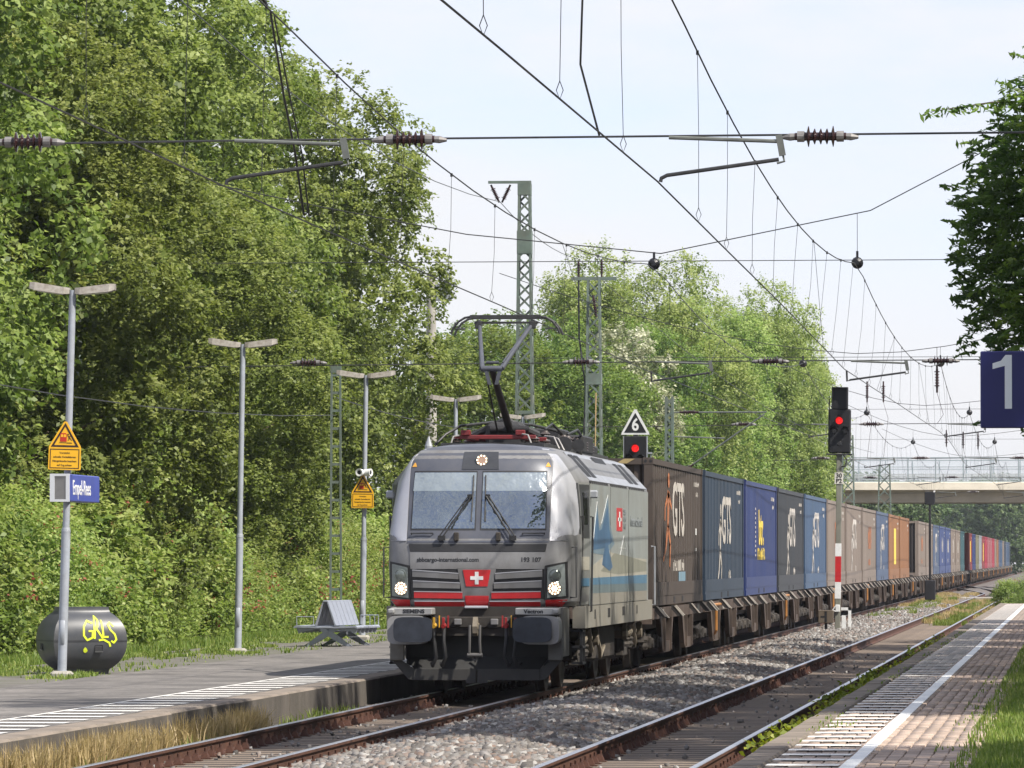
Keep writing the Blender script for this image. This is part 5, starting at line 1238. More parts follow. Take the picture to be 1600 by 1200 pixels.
def insulator(b, p0, p1, r=.085, sheds=6):
    prof_ = [(0, r * .45), (.16, r * .45), (.17, r * .55)]
    for k in range(sheds):
        c = .2 + .6 * (k + .5) / sheds; rr = r * (1.25 if k in (0, sheds - 1) else .95); prof_ += [(c - .03, r * .5), (c, rr), (c + .015, rr), (c + .035, r * .5)]
    prof_ += [(.83, r * .55), (.84, r * .45), (1, r * .45)]; b.lathe(p0, p1, prof_, 12)
capgrey = M('insulator_cap_metal', (.20, .19, .185), .5, .2, var=.25, scale=10)
mA = lattice('lattice_mast', -16.74, 175.2, 13.48, .64, .31, 'tall green lattice mast with an insulator arm behind the pantograph', solid=((13.1, 13.45), (11.3, 12.0), (6.4, 6.5), (4.6, 4.7)))
b = MB(); b.box(-1.12, .2, -.06, .06, 13.76, 13.84); b.build('cross_arm', mastgreen, mA)
b = MB(); insulator(b, (-1.04, 0, 13.72), (-.78, 0, 13.18), .07, 7); insulator(b, (-.44, 0, 13.72), (-.70, 0, 13.18), .07, 7); b.build('insulator', porcelain, mA)
mB = lattice('lattice_mast', -17.13, 205.3, 12.0, .66, .40, 'lattice mast with a crossarm and pins above the locomotive roof end', solid=((8.2, 8.6),))
b = MB(); b.box(-.82, .82, -.06, .06, 12.24, 12.36); b.build('cross_arm', mastgreen, mB)
b = MB(); insulator(b, (-.55, 0, 12.36), (-.55, 0, 12.95), .08, 4); insulator(b, (.28, 0, 12.36), (.28, 0, 13.0), .08, 4); insulator(b, (.0, -.35, 11.7), (.12, -.35, 10.9), .08, 6); b.build('insulator', porcelain, mB)
b = MB(); b.tube([(-.55, .0, 12.3), (-.53, 0, 10.2), (-.3, .0, 8.4), (-.42, 0, 5), (-.42, 0, .5)], .035, 6); b.build('cable', darksteel, mB)
b = MB(); b.tube([(.1, -.36, 8.2), (.0, -.36, .3)], .025, 6); b.build('conduit', M('ochre_conduit', (.4, .27, .12), .6), mB)
t = thing('ladder_mast', 'slim ladder-like green mast left of the third lamp post', 'mast', (-16.48, 128.0, .0))
b = MB()
for sx in (-1, 1): b.bar((sx * .125, 0, 0), (sx * .095, 0, 6.28), .045, .05)
b.build('leg', mastgreen, t)
for k in range(15):
    b = MB(); b.bar((-.10, 0, .5 + k * .40), (.10, 0, .5 + k * .40), .03, .06); b.build('rung', mastgreen, t)
b = MB(); b.box(-.12, .12, -.03, .03, 6.15, 6.3); b.build('cap', mastgreen, t)
t = thing('concrete_pole', 'round grey concrete pole half hidden by the last tree of the wall', 'pole', (-23.4, 209, -.2)); b = MB(); b.tube([(0, 0, 0), (0, 0, 12.6)], .24, 14, .17); b.build('shaft', concrete, t, smooth=50)
b = MB(); b.box(.15, .75, -.15, .15, 11.6, 12.2, .03); b.build('equipment_box', galv, t)
mC = lattice('lattice_mast', -11.64, 165.65, 6.65, .22, .18, 'small lattice mast with a tube bracket left of the feathery trees')
b = MB(); b.tube([(.1, 0, 6.5), (2.8, 0, 6.5)], .022, 7); b.tube([(.1, 0, 4.6), (2.75, 0, 6.45)], .022, 7); b.tube([(.1, 0, 5.8), (1.6, 0, 5.75)], .02, 6); b.build('bracket_tube', tubegrey, mC)
b = MB(); insulator(b, (.3, 0, 6.5), (.85, 0, 6.5), .07, 6); insulator(b, (.2, 0, 4.66), (.7, 0, 5.0), .07, 6); b.build('insulator', porcelain, mC)
lattice('lattice_mast', -11.37, 345.5, 7.6, .95, .62, 'square lattice mast in front of the road bridge')
lattice('lattice_mast', -11.78, 300.3, 8.4, .8, .5, 'lattice mast half hidden behind the red signal')
lattice('lattice_mast', -21.6, 122.4, 11.0, .7, .35, 'lattice mast standing hidden among the trees')
lattice('lattice_mast', 4.2, 122.4, 12.2, .7, .35, 'lattice mast standing hidden behind the ash tree')

# ------------------------------------------------------------------ overhead line
HS = [60.6, 122.0, 185.0, 248.0, 311.0, 375.0]
def interp(pts, y): return float(np.interp(y, [p[0] for p in pts], [p[1] for p in pts]))
STG_R = [(-5, -4.75), (60.6, -4.34), (122, -4.80), (185, -4.15), (248, -4.65), (311, -4.2), (375, -4.6), (560, -4.4)]
STG_L = [(-5, -8.6), (60.6, -8.97), (122, -8.95), (185, -8.5), (248, -9.0), (311, -8.5), (375, -9.0), (560, -8.75)]
ZC = 5.95
SUP = [-2] + HS + [440.0, 500.0, 560.0]
def zmess(y):
    for a, c in zip(SUP[:-1], SUP[1:]):
        if a <= y <= c: u = (y - a) / (c - a); return 8.25 - .82 * 4 * u * (1 - u)
    return 8.2
def overhead(stg, xm, label_c, label_m):
    t = thing('contact_wire', label_c, 'contact wire', (0, 0, 0))
    b = MB(); ys_ = list(np.arange(0, 500, 15.0)); b.tube([(interp(stg, y), y, ZC + .012 * math.sin(y * .3)) for y in ys_], .0095, 5); b.build('wire', wiremat, t)
    m_ = thing('catenary_wire', label_m, 'catenary wire', (0, 0, 0))
    ys_ = list(np.arange(0, 500, 5.0)); b = MB(); b.tube([(xm * .55 + interp(stg, y) * .45, y, zmess(y)) for y in ys_], .0105, 5); b.build('wire', wiremat, m_)
    y = 6.0
    while y < 380:
        if min(abs(y - h) for h in HS) > 2.0:
            xc, xme = interp(stg, y), xm * .55 + interp(stg, y) * .45; z = zmess(y); w = random.uniform(-.02, .02)
            b = MB(); b.tube([(xme, y, z), (xme * .5 + xc * .5 + w, y + .05, (z + ZC) / 2), (xc, y + .1, ZC + .16)], .0045, 4, caps=False)
            b.tube([(xc, y + .1, ZC + .16), (xc + .03, y + .1, ZC + .08), (xc, y + .1, ZC), (xc - .03, y + .1, ZC + .08), (xc, y + .1, ZC + .16)], .005, 4, caps=False); b.box(xme - .015, xme + .015, y - .03, y + .03, z - .03, z + .02)
            b.build('dropper', wiremat, m_)
        y += 6.3 + random.uniform(-.8, .8)
    for h in HS[1:]:          # stitch wires near the supports
        for d in (-1, 1):
            ya, yb = h + d * 22, h + d * 14
            b = MB(); b.tube([(xm * .55 + interp(stg, ya) * .45, ya, zmess(ya)), (interp(stg, yb), yb, ZC)], .005, 4); b.build('stay_wire', wiremat, m_)
    return m_
mr_ = overhead(STG_R, XR, 'contact wire over the empty track beside the right platform', 'sagging messenger wire with droppers over the empty track')
ml_ = overhead(STG_L, XL - .1, 'contact wire over the freight train', 'sagging messenger wire with droppers over the freight train')
b = MB(); b.tube([(-4.5, 53.0, zmess(53)), (-4.55, 53.2, 7.0), (-4.58, 53.4, 6.6), (-4.42, 53.6, ZC)], .011, 5); b.build('jumper_cable', wiremat, mr_)
b = MB(); b.tube([(-8.93, 63.6, zmess(63.6)), (-8.86, 64.2, 7.2), (-8.80, 64.7, 6.6), (-8.82, 65.6, ZC)], .014, 5); b.tube([(-8.93, 63.9, zmess(63.9)), (-8.83, 64.5, 7.2), (-8.76, 65.0, 6.6), (-8.80, 65.9, ZC)], .010, 5)
b.tube([(-8.9, y, zmess(y) + .02) for y in np.arange(57, 63.7, 1.0)], .022, 6); b.build('jumper_cable', wiremat, ml_)
def headspan(y, xl, xr, ztop, zup, zlo, xins, label, low=True, sagpts=None, arms=True, hang=()):
    t = thing('headspan', label, 'headspan', (0, y, 0), group=None)
    b = MB()
    if sagpts is None:
        sagpts = [(xl + (xr - xl) * k / 16, 8.55 + (ztop - 8.55) * abs(((xl + (xr - xl) * k / 16) + 6.6) / ((xr if (xl + (xr - xl) * k / 16) > -6.6 else xl) + 6.6)) ** 1.6) for k in range(17)]
    b.tube([(x, 0, z) for x, z in sagpts], .012, 5); b.build('carrier_wire', wiremat, t)
    sagz = lambda x: float(np.interp(x, [p[0] for p in sagpts], [p[1] for p in sagpts]))
    if zup: b = MB(); b.tube([(xl, 0, zup), (xr, 0, zup)], .009, 5); b.build('upper_span_wire', wiremat, t)
    b = MB(); b.tube([(xl, 0, zlo - .1), ((xl + xr) / 2, 0, zlo), (xr, 0, zlo + .04)], .012, 5); b.build('lower_span_wire', wiremat, t)
    for x in xins:
        b = MB(); insulator(b, (x - .27, 0, zlo), (x + .27, 0, zlo), .088, 5); i_ = b.build('insulator', porcelain, t, smooth=40)
        for sg in (-1, 1): b = MB(); b.lathe((x + sg * .17, 0, zlo), (x + sg * .245, 0, zlo), [(0, .058), (1, .058)], 12); b.lathe((x + sg * .245, 0, zlo), (x + sg * .40, 0, zlo - .01), [(0, .035), (.5, .04), (1, .018)], 8); b.build('insulator_cap', capgrey, i_)
    for stg, xm in ((STG_R, XR), (STG_L, XL - .1)):
        xc = interp(stg, y); xme = xm * .55 + xc * .45
        if arms:
            b = MB(); b.tube([(xc + .08, 0, zlo + .0), (xc + 1.27, 0, zlo - .05)], .022, 8); b.bar((xc + 1.24, 0, zlo + .02), (xc + 1.28, 0, zlo - .2), .07, .05); b.tube([(xc + 1.28, 0, zlo - .18), (xc + 1.30, 0, zlo - .26), (xc + 1.22, 0, zlo - .28)], .014, 6); b.build('registration_tube', tubegrey, t)
            b = MB(); b.tube([(xc + 1.24, 0, zlo - .24), (xc + .06, 0, zlo - .40), (xc, 0, zlo - .43), (xc - .01, 0, ZC + .02)], .022, 8); b.build('steady_arm', darksteel, t)
        if zup:
            b = MB(); b.lathe((xme, -.16, 8.25), (xme, .16, 8.25), [(0, .05), (.1, .10), (.25, .125), (.35, .08), (.5, .125), (.65, .08), (.75, .125), (.9, .1), (1, .05)], 14); b.bar((xme, 0, 8.32), (xme, 0, 8.5), .05, .07); b.build('messenger_insulator', M('black_insulator', (.012, .012, .014), .3), t)
            b = MB(); b.tube([(xme, 0, 8.45), (xme, 0, sagz(xme))], .008, 4); b.build('hanger', wiremat, t)
    for (x, z0) in hang:
        b = MB(); insulator(b, (x, 0, z0), (x, 0, z0 - .9), .075, 6); b.tube([(x, 0, sagz(x)), (x, 0, z0)], .012, 4); b.tube([(x, 0, z0 - .9), (x + .2, 0, z0 - 1.6), (x, 0, zlo)], .01, 4); b.build('hanging_insulator', porcelain, t)
    return t
headspan(HS[0], -21, 3.2, 12.5, None, 6.44, (-11.12, -7.02, -2.66), 'nearest cross-span wires with three brown insulators above the foreground')
headspan(HS[1], -21.6, 4.2, 11.3, 8.31, 6.17, (-16.3, -10.45, -6.42, -2.82), 'second cross-span with two dark messenger insulators hanging in the sky',
         sagpts=[(-21.6, 10.9), (-19.7, 10.3), (-16, 9.5), (-12.9, 8.9), (-8.75, 8.47), (-4.3, 9.36), (-1.9, 10.6), (4.2, 13.2)])
headspan(HS[2], -18.5, 4.5, 11.2, 8.45, 6.3, (-10.6, -6.5, -2.6), 'third cross-span, its insulators left of the platform number sign', hang=((-4.4, 8.2),))
headspan(HS[3], -13, 4.5, 10.6, 8.4, 6.3, (-10.9, -6.6, -2.4), 'fourth cross-span wires above the far signal', hang=((-8.9, 9.6), (-8.2, 9.6)))
headspan(HS[4], -12.5, 4.5, 10.4, 8.4, 6.35, (-11, -6.6, -2.2), 'fifth cross-span wires seen above the bridge railing', hang=((-6.9, 8.9), (-6.0, 8.8), (-5.2, 8.75)))
headspan(HS[5], -12.5, 5, 10.4, None, 6.3, (-6.6, -2.2), 'farthest cross-span wires in front of the bridge')
def line_wire(pts, r, label):
    t = thing('feeder_wire', label, 'wire'); b = MB(); b.tube(pts, r, 4); b.build('wire', wiremat, t)
def sagl(p0, p1, s_, n=8): return [(p0[0] + (p1[0] - p0[0]) * k / n, p0[1] + (p1[1] - p0[1]) * k / n, p0[2] + (p1[2] - p0[2]) * k / n - s_ * 4 * (k / n) * (1 - k / n)) for k in range(n + 1)]
line_wire(sagl((-17.5, 175.2, 12.9), (-17.1, 100, 13.2), .9), .012, 'feeder wire running from the tall mast arm into the trees')
line_wire(sagl((-17.5, 175.2, 12.9), (-17.68, 205.3, 12.7), .3) + sagl((-17.68, 205.3, 12.7), (-12, 345, 8.3), 1.2)[1:], .012, 'feeder wire from the tall mast over the second mast to the far mast')
line_wire(sagl((-16.48, 128, 5.6), (-16.7, 175.2, 5.9), .25) + sagl((-16.7, 175.2, 5.9), (-17.1, 205.3, 6.1), .2)[1:], .012, 'low wire from the ladder mast along the lamp posts')
line_wire(sagl((-16.48, 128, 5.2), (-17.0, 60, 5.2), .5), .012, 'low wire running left from the ladder mast')

# ------------------------------------------------------------------ road bridge
t = thing('road_bridge', 'pale concrete road bridge with a tall railing crossing the tracks in the distance', 'bridge', (0, 400, 0))
bc = M('bridge_concrete', (.74, .67, .54), .85, var=.1, scale=.6, stretch=(.4, 1, 1), grime=(.25, .22, .17), gamt=.4, gscale=.7)  # bright copy of the concrete: the parapet's sunlit look is in the colour
bg2 = M('shaded_girder_concrete', (.42, .36, .27), .85, var=.1, scale=.6, grime=(.22, .19, .14), gamt=.4, gscale=.8)  # darker copy: shade under the overhanging parapet beam is put into the colour
b = MB(); b.box(-24, 40, .0, .5, 6.70, 7.26, .03); b.box(-24, 40, 11.0, 11.5, 6.70, 7.26, .03); b.build('parapet_beam', bc, t)
b = MB(); b.box(-24, 40, .9, 10.6, 5.86, 6.72); b.box(-24, 40, .45, 11.05, 6.60, 6.74); b.build('girder', bg2, t)
b = MB(); b.box(-24, 40, .5, 11.0, 6.74, 6.95); b.build('road_deck', M('bridge_asphalt', (.06, .06, .06), .9), t)
b = MB(); b.box(-24, -17.5, .6, 10.9, -.5, 5.88); b.box(6.5, 12, .6, 10.9, -.5, 5.88); b.build('abutment', bc, t)
rail_m = M('railing_grey', (.30, .35, .36), .5, .2, var=.08)
panel_m = bpy.data.materials.new('railing_mesh_panel'); panel_m.use_nodes = True
_t = panel_m.node_tree; _b = _t.nodes['Principled BSDF']; _b.inputs['Base Color'].default_value = (.45, .53, .58, 1); _b.inputs['Roughness'].default_value = .3
_tr = N(_t, 'ShaderNodeBsdfTransparent'); _ms = N(_t, 'ShaderNodeMixShader'); _ms.inputs[0].default_value = .09
_t.links.new(_tr.outputs[0], _ms.inputs[1]); _t.links.new(_b.outputs[0], _ms.inputs[2]); _t.links.new(_ms.outputs[0], _t.nodes['Material Output'].inputs['Surface'])
for yy in (.25, 11.25):
    pm = MB(); pm.box(-.04, .04, -.04, .04, 7.26, 8.98); pm_me = pm.mesh('railing_post', rail_m); pn = MB(); pn.box(.05, 1.86, -.006, .006, 7.34, 8.9); pn_me = pn.mesh('railing_panel', panel_m)
    for k in range(30): obj('railing_post', pm_me, t, (-23 + k * 1.91, yy, 0)); obj('railing_panel', pn_me, t, (-23 + k * 1.91, yy, 0))
    b = MB(); b.box(-24, 34, yy - .035, yy + .035, 8.92, 8.99); b.box(-24, 34, yy - .05, yy - .02, 8.30, 8.34); b.box(-24, 34, yy - .03, yy + .03, 7.27, 7.33); b.build('handrail', rail_m, t)
gr = M('guardrail_zinc', (.52, .53, .52), .45, .3, var=.1)
for yy in (1.3, 10.2):
    b = MB(); b.box(-24, 34, yy - .04, yy + .04, 7.55, 7.62); b.box(-24, 34, yy - .06, yy + .06, 7.66, 7.74); b.box(-24, 34, yy - .04, yy + .04, 7.78, 7.86); b.build('guardrail', gr, t)
    b = MB()
    for k in range(29): b.box(-23.2 + k * 2.0, -23.08 + k * 2.0, yy + .05, yy + .13, 6.9, 7.86)
    b.build('guardrail_post', gr, t)

# ------------------------------------------------------------------ haze
hz = bpy.data.materials.new('haze'); hz.use_nodes = True; q = hz.node_tree; q.nodes.clear()
pv_ = N(q, 'ShaderNodeVolumePrincipled'); pv_.inputs['Density'].default_value = HAZE; pv_.inputs['Color'].default_value = (.86, .92, 1.0, 1); pv_.inputs['Anisotropy'].default_value = .2
q.links.new(pv_.outputs[0], N(q, 'ShaderNodeOutputMaterial').inputs['Volume'])
b = MB(); b.box(-1300, 1300, -250, 2100, -1.5, 34)
if HAZE > 0: tag(b.build('haze', hz), 'thin pale summer haze over the line', kind='stuff')
# ------------------------------------------------------------------ foliage
def leaves(P, Nn, L_, W_, rg, fold=.12):
    k = len(P); Nn = Nn / np.maximum(np.linalg.norm(Nn, axis=1, keepdims=True), 1e-6)
    t = rg.normal(size=(k, 3)); t -= (t * Nn).sum(1, keepdims=True) * Nn; t /= np.linalg.norm(t, axis=1, keepdims=True); b = np.cross(Nn, t)
    l = L_ * rg.uniform(.65, 1.25, (k, 1)); w = W_ * rg.uniform(.7, 1.2, (k, 1))
    V = np.stack([P - t * l / 2, P + b * w / 2 + Nn * l * fold - t * l * .06, P + t * l / 2, P - b * w / 2 + Nn * l * fold - t * l * .06], 1).reshape(-1, 3)
    F = np.arange(k * 4).reshape(k, 4); return V, F
def unit(v): return v / np.maximum(np.linalg.norm(v, axis=1, keepdims=True), 1e-6)
def crown(name, mat, seed, H, Rr, z0, n_lobes, n_spr, n_lv, lobe_r, L_, W_, droop=.35, spr_len=.7, fill=.12, prof=None, open_=0.0, redtips=0.0, upw=.75, limbs=0, limb_r=2.0):
    rg = np.random.default_rng(seed)
    prof = prof or (lambda t: np.sin(np.pi * np.clip(t * .80 + .13, 0, 1)) ** .45)
    if limbs:
        nb = limbs; ub = (np.arange(nb) + .5) / nb; ab = np.arange(nb) * 2.4 + rg.normal(0, .3, nb); rb_ = prof(ub) * Rr * rg.uniform(.62, .8, nb); Lr = limb_r * rg.uniform(.8, 1.25, nb)
        B = np.c_[np.cos(ab) * rb_, np.sin(ab) * rb_, z0 + .6 + ub * (H - z0 - limb_r * 1.2)]
        q = rg.integers(0, nb, n_lobes); dd = unit(rg.normal(size=(n_lobes, 3)) + unit(B * np.array([1, 1, .15]))[q] * .55 + np.array([0, 0, .2]))
        C = B[q] + dd * (Lr[q] * rg.uniform(.75, 1.05, n_lobes))[:, None] * np.array([1, 1, .82]); C[:, 2] = np.maximum(C[:, 2], z0 + .2)
        lr = lobe_r * rg.uniform(.7, 1.35, n_lobes)
    else:
        u = rg.uniform(0, 1, n_lobes) ** .85; ang = rg.uniform(0, 2 * np.pi, n_lobes) + np.arange(n_lobes) * 2.4
        rad = prof(u) * Rr * rg.uniform(.55, 1.0, n_lobes); lr = lobe_r * rg.uniform(.65, 1.3, n_lobes)
        rad = np.maximum(rad - lr * .6, .1)
        C = np.c_[np.cos(ang) * rad, np.sin(ang) * rad, z0 + lr * .5 + u * (H - z0 - lr * 1.1)]
    idx = np.repeat(np.arange(n_lobes), n_spr); k = len(idx)
    axis = np.c_[C[:, :2], (C[:, 2] - (z0 + H) / 2)[:, None] * .6]; out = unit(axis)[idx]
    d = unit(rg.normal(size=(k, 3)) + out * .75 + np.array([0, 0, .25]))
    base = C[idx] + d * (lr[idx] * rg.uniform(.62, 1.0, k))[:, None] * np.array([1, 1, .82])
    ax = unit(d + np.array([0, 0, -droop]) + rg.normal(0, .35, (k, 3)))
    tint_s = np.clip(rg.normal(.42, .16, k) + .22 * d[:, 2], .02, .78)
    if redtips: tint_s[rg.uniform(size=k) < redtips] = 1.0
    j = np.repeat(np.arange(k), n_lv); m_ = len(j)
    s_ = rg.uniform(0, 1, m_)[:, None] * spr_len
    P = base[j] + ax[j] * s_ + rg.normal(0, .085 * spr_len / .5, (m_, 3)) + np.array([0, 0, -.18 * droop]) * s_ ** 2
    Nn = np.array([0, 0, upw]) + d[j] * .55 + rg.normal(0, .55, (m_, 3))
    T = np.where(tint_s[j] >= .99, 1.0, np.clip(tint_s[j] + rg.normal(0, .07, m_), 0, .9))
    V, F = leaves(P, Nn, L_, W_, rg)
    T = np.repeat(T, 4)
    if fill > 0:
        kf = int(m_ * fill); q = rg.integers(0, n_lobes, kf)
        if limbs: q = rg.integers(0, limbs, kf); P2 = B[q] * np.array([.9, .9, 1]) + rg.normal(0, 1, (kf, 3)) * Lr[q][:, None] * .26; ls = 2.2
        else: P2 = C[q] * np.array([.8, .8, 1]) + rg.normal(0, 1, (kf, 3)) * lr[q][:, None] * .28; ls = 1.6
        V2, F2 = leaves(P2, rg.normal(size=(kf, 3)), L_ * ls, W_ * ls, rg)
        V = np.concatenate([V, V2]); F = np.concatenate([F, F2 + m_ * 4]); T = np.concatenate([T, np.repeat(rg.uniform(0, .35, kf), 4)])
    return np_mesh(name, V, F, mat, T)
bark = M('bark', (.10, .075, .052), .9, var=.35, scale=6, stretch=(1, 1, .25), bump=.6, bscale=14)
def trunk_mesh(seed, H, Rr, z0, r0=.28, limbs=9):
    rg = random.Random(seed); b = MB(); top = H * .8
    pts = [(rg.uniform(-.12, .12) * i, rg.uniform(-.12, .12) * i, -.5 + (top + .5) * i / 6) for i in range(7)]
    b.tube(pts, r0, 8, .05)
    for i in range(limbs):
        t = rg.uniform(.18, .85); z = -.5 + (top + .5) * t; a = rg.uniform(0, 6.28); k = t * 6; q = pts[min(int(k), 5)]
        l = Rr * rg.uniform(.5, .85)
        b.tube([(q[0], q[1], z), (q[0] + math.cos(a) * l * .45, q[1] + math.sin(a) * l * .45, z + l * .45), (q[0] + math.cos(a) * l, q[1] + math.sin(a) * l, z + l * .8)], r0 * .42 * (1.1 - t), 6, .02)
    return b.mesh('trunk', bark, 60)

linden_mat = leaf_mat('linden_leaves', (.052, .085, .016), (.145, .195, .045), (.27, .32, .10), .40)
oak_mat = leaf_mat('dark_leaves', (.042, .078, .016), (.105, .16, .034), (.21, .27, .07), .36)
ash_mat = leaf_mat('ash_leaves', (.04, .08, .02), (.10, .17, .04), (.20, .28, .055), .5)
willow_mat = leaf_mat('robinia_leaves', (.075, .12, .025), (.18, .245, .06), (.34, .39, .15), .42)
shrub_mat = leaf_mat('shrub_leaves', (.075, .125, .025), (.18, .245, .055), (.33, .37, .13), .4)
moss_mat = leaf_mat('stonecrop_leaves', (.06, .10, .012), (.14, .20, .02), (.30, .33, .04), .3)
far_mat = leaf_mat('far_leaves', (.04, .07, .025), (.075, .12, .04), (.13, .17, .07), .3)

def tree_kind(nm, mat, seeds, H, Rr, z0, **kw):
    return [(crown('crown', mat, s, H, Rr, z0, **kw), trunk_mesh(s, H, Rr, z0)) for s in seeds]
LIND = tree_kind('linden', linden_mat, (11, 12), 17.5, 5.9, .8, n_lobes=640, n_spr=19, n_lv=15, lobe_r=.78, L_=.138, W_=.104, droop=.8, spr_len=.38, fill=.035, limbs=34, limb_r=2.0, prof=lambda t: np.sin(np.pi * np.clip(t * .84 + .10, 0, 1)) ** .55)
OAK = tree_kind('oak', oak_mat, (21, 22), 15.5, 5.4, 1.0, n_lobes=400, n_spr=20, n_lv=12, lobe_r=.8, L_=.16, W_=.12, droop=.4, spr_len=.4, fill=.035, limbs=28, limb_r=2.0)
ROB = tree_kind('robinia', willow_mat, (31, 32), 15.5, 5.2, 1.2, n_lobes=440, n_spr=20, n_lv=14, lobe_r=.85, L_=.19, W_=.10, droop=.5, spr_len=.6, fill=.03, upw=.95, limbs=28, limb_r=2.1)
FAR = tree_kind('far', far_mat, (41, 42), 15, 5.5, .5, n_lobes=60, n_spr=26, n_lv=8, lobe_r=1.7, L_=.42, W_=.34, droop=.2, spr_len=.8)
def put_tree(kind, name, x, y, rz, s, label, group, sz=None):
    c, t = kind
    o = thing(name, label, 'tree', (x, y, -.35), rz, group); o.scale = (s, s, sz or s)
    obj('crown', c, o); obj('trunk', t, o)
    return o
GB = 'tall leafy trees behind the left platform'
for i, (k, x, y, s, sz, lab) in enumerate([
    (0, -24.4, 101, 1.12, 1.18, 'tall pale green tree partly hidden by the first lamp post'),
    (1, -23.0, 117, .86, .80, 'rounded yellowish tree behind the nearest lamp head'),
    (0, -26.2, 124, 1.12, 1.25, 'tall tree above the grit bin, crown cut by the picture top'),
    (1, -22.4, 139, .76, .66, 'low bluish green tree right of the second lamp post'),
    (0, -26.2, 149, 1.08, 1.14, 'tall tree whose crown rises above the second lamp post'),
    (1, -25.0, 172, .98, 1.03, 'last big tree of the wall, its crown ending steeply against the sky')]):
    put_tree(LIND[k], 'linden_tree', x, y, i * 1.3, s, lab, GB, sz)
for i, (k, x, y, s, sz) in enumerate([(0, -31.5, 112, 1.1, 1.2), (1, -31.5, 136, 1.1, 1.25), (0, -31, 160, 1.1, 1.22), (1, -29.5, 184, 1.0, 1.0)]):
    put_tree(OAK[k], 'background_tree', x, y, i * 2.1, s, 'dark leafy tree filling the gaps behind the front row of trees', GB, sz)
GM = 'trees beyond the locomotive'
for i, (kd, x, y, s, sz, lab) in enumerate([
    (OAK[0], -25.2, 222, .95, .76, 'dense round tree behind the pantograph'),
    (OAK[1], -22.8, 240, .95, .78, 'broad green tree behind the tall lattice mast'),
    (OAK[0], -25.5, 262, .9, .86, 'bushy tree between the two lattice masts'),
    (OAK[1], -22.3, 284, .8, .88, 'dark tree showing gaps left of the round topped tree'),
    (ROB[0], -23.4, 304, 1.0, 1.17, 'round topped tree, highest of those beyond the locomotive'),
    (ROB[1], -21.6, 316, 1.0, 1.06, 'pale feathery tree with bare stems above the second container'),
    (ROB[0], -19.4, 334, .92, 1.14, 'pale feathery tree over the royal blue container'),
    (ROB[1], -18.6, 350, .74, 1.1, 'light green tree ending steeply beside the road bridge'),
    (OAK[0], -21.6, 384, .75, .62, 'green tree half hidden at the left end of the road bridge')]):
    put_tree(kd, 'leafy_tree', x, y, i * 1.7 + .4, s, lab, GM, sz)
# white-flowering shrub tree behind the second mast
fl_mat = leaf_mat('blossom_leaves', (.07, .10, .04), (.22, .24, .12), (.55, .55, .42), .3)
fl = crown('crown', fl_mat, 51, 12.6, 2.5, 5.5, n_lobes=40, n_spr=22, n_lv=11, lobe_r=.7, L_=.17, W_=.12, spr_len=.4, fill=.03)
o = thing('blossom_tree', 'tree with pale blossom behind the second lattice mast', 'tree', (-19.9, 256, -.35)); obj('crown', fl, o); obj('trunk', trunk_mesh(51, 11, 3, 1), o)
# ash by the right platform: hanging pinnate leaflets against the sky
def ash(seed, H, Rr, z0, n_b, name='crown'):
    rg = np.random.default_rng(seed); Ps = []; Ns = []; Ts = []
    for i in range(n_b):
        z = rg.uniform(3.4, 11.5) ** 1.0; edge = float(np.interp(z, [2.6, 3.2, 4.2, 5, 5.7, 6.6, 7.4, 8.3, 9.2, 10.2, 11.5], [.4, .3, -.6, -.95, -1.2, -1.55, -1.4, -.9, -.3, 1.1, 3.0])) - 4.0
        y = rg.normal(0, 1.5); x = edge + .12 * y * y + (rg.exponential(1.1) if i % 5 else rg.uniform(0, 9)); a = math.pi + rg.normal(0, .6)
        c = np.array([x, y, z])
        nl = 10
        for q in range(nl):          # compound leaves of a twig
            d = unit((rg.normal(size=3) * .8 + np.array([math.cos(a), math.sin(a), -.15]))[None])[0]
            b0 = c + rg.normal(0, .28, 3); t = np.linspace(.05, .34, 7)
            side = unit(np.cross(d, [0, 0, 1])[None])[0]
            for tt in t:
                for sg in (-1, 1):
                    Ps.append(b0 + d * tt + side * sg * .055 + np.array([0, 0, -.5 * tt * tt])); Ns.append(np.array([0, 0, .8]) + rg.normal(0, .45, 3)); Ts.append(0)
        Ts[-nl * 14:] = list(np.clip(rg.normal(.3, .2) + rg.normal(0, .08, nl * 14), 0, .8))
    V, F = leaves(np.array(Ps), np.array(Ns), .16, .07, rg, .08)
    return np_mesh(name, V, F, ash_mat, np.repeat(np.array(Ts), 4))
o = thing('ash_tree', 'dark ash tree with hanging leaves at the right edge behind the platform sign', 'tree', (4.0, 84, 0))
obj('crown', ash(61, 12.4, 6.2, 1.9, 380), o); obj('trunk', trunk_mesh(61, 10.5, 4.8, 2, .22, 14), o)
tw = MB(); tw.tube([(2.9, 85, 8.1), (.5, 85, 8.75), (-1.2, 85.1, 8.72), (-2.1, 85.2, 8.6)], .03, 6, .006); 
# twig reaching out over the platform
rg = np.random.default_rng(9); Ps = []; Ns = []
for i in range(24):
    t = i / 23; c = np.array([-.4 - 1.75 * t, 85.1, 8.74 - .12 * t * t]); s_ = -1 if i % 2 else 1
    for q in range(4): Ps.append(c + np.array([-.03 * q, s_ * .05 * q * .4, -.035 * q - .02])); Ns.append(rg.normal(0, .6, 3) + np.array([0, -.3, .5]))
V, F = leaves(np.array(Ps), np.array(Ns), .15, .06, rg, .08); V = V - np.array([4.0, 84, 0])
tw.v = [(v[0] - 4.0, v[1] - 84, v[2]) for v in tw.v]
tg = tw.build('twig', bark, o); obj('leaf_spray', np_mesh('leaf_spray', V, F, ash_mat, np.full(len(V), .6)), tg)

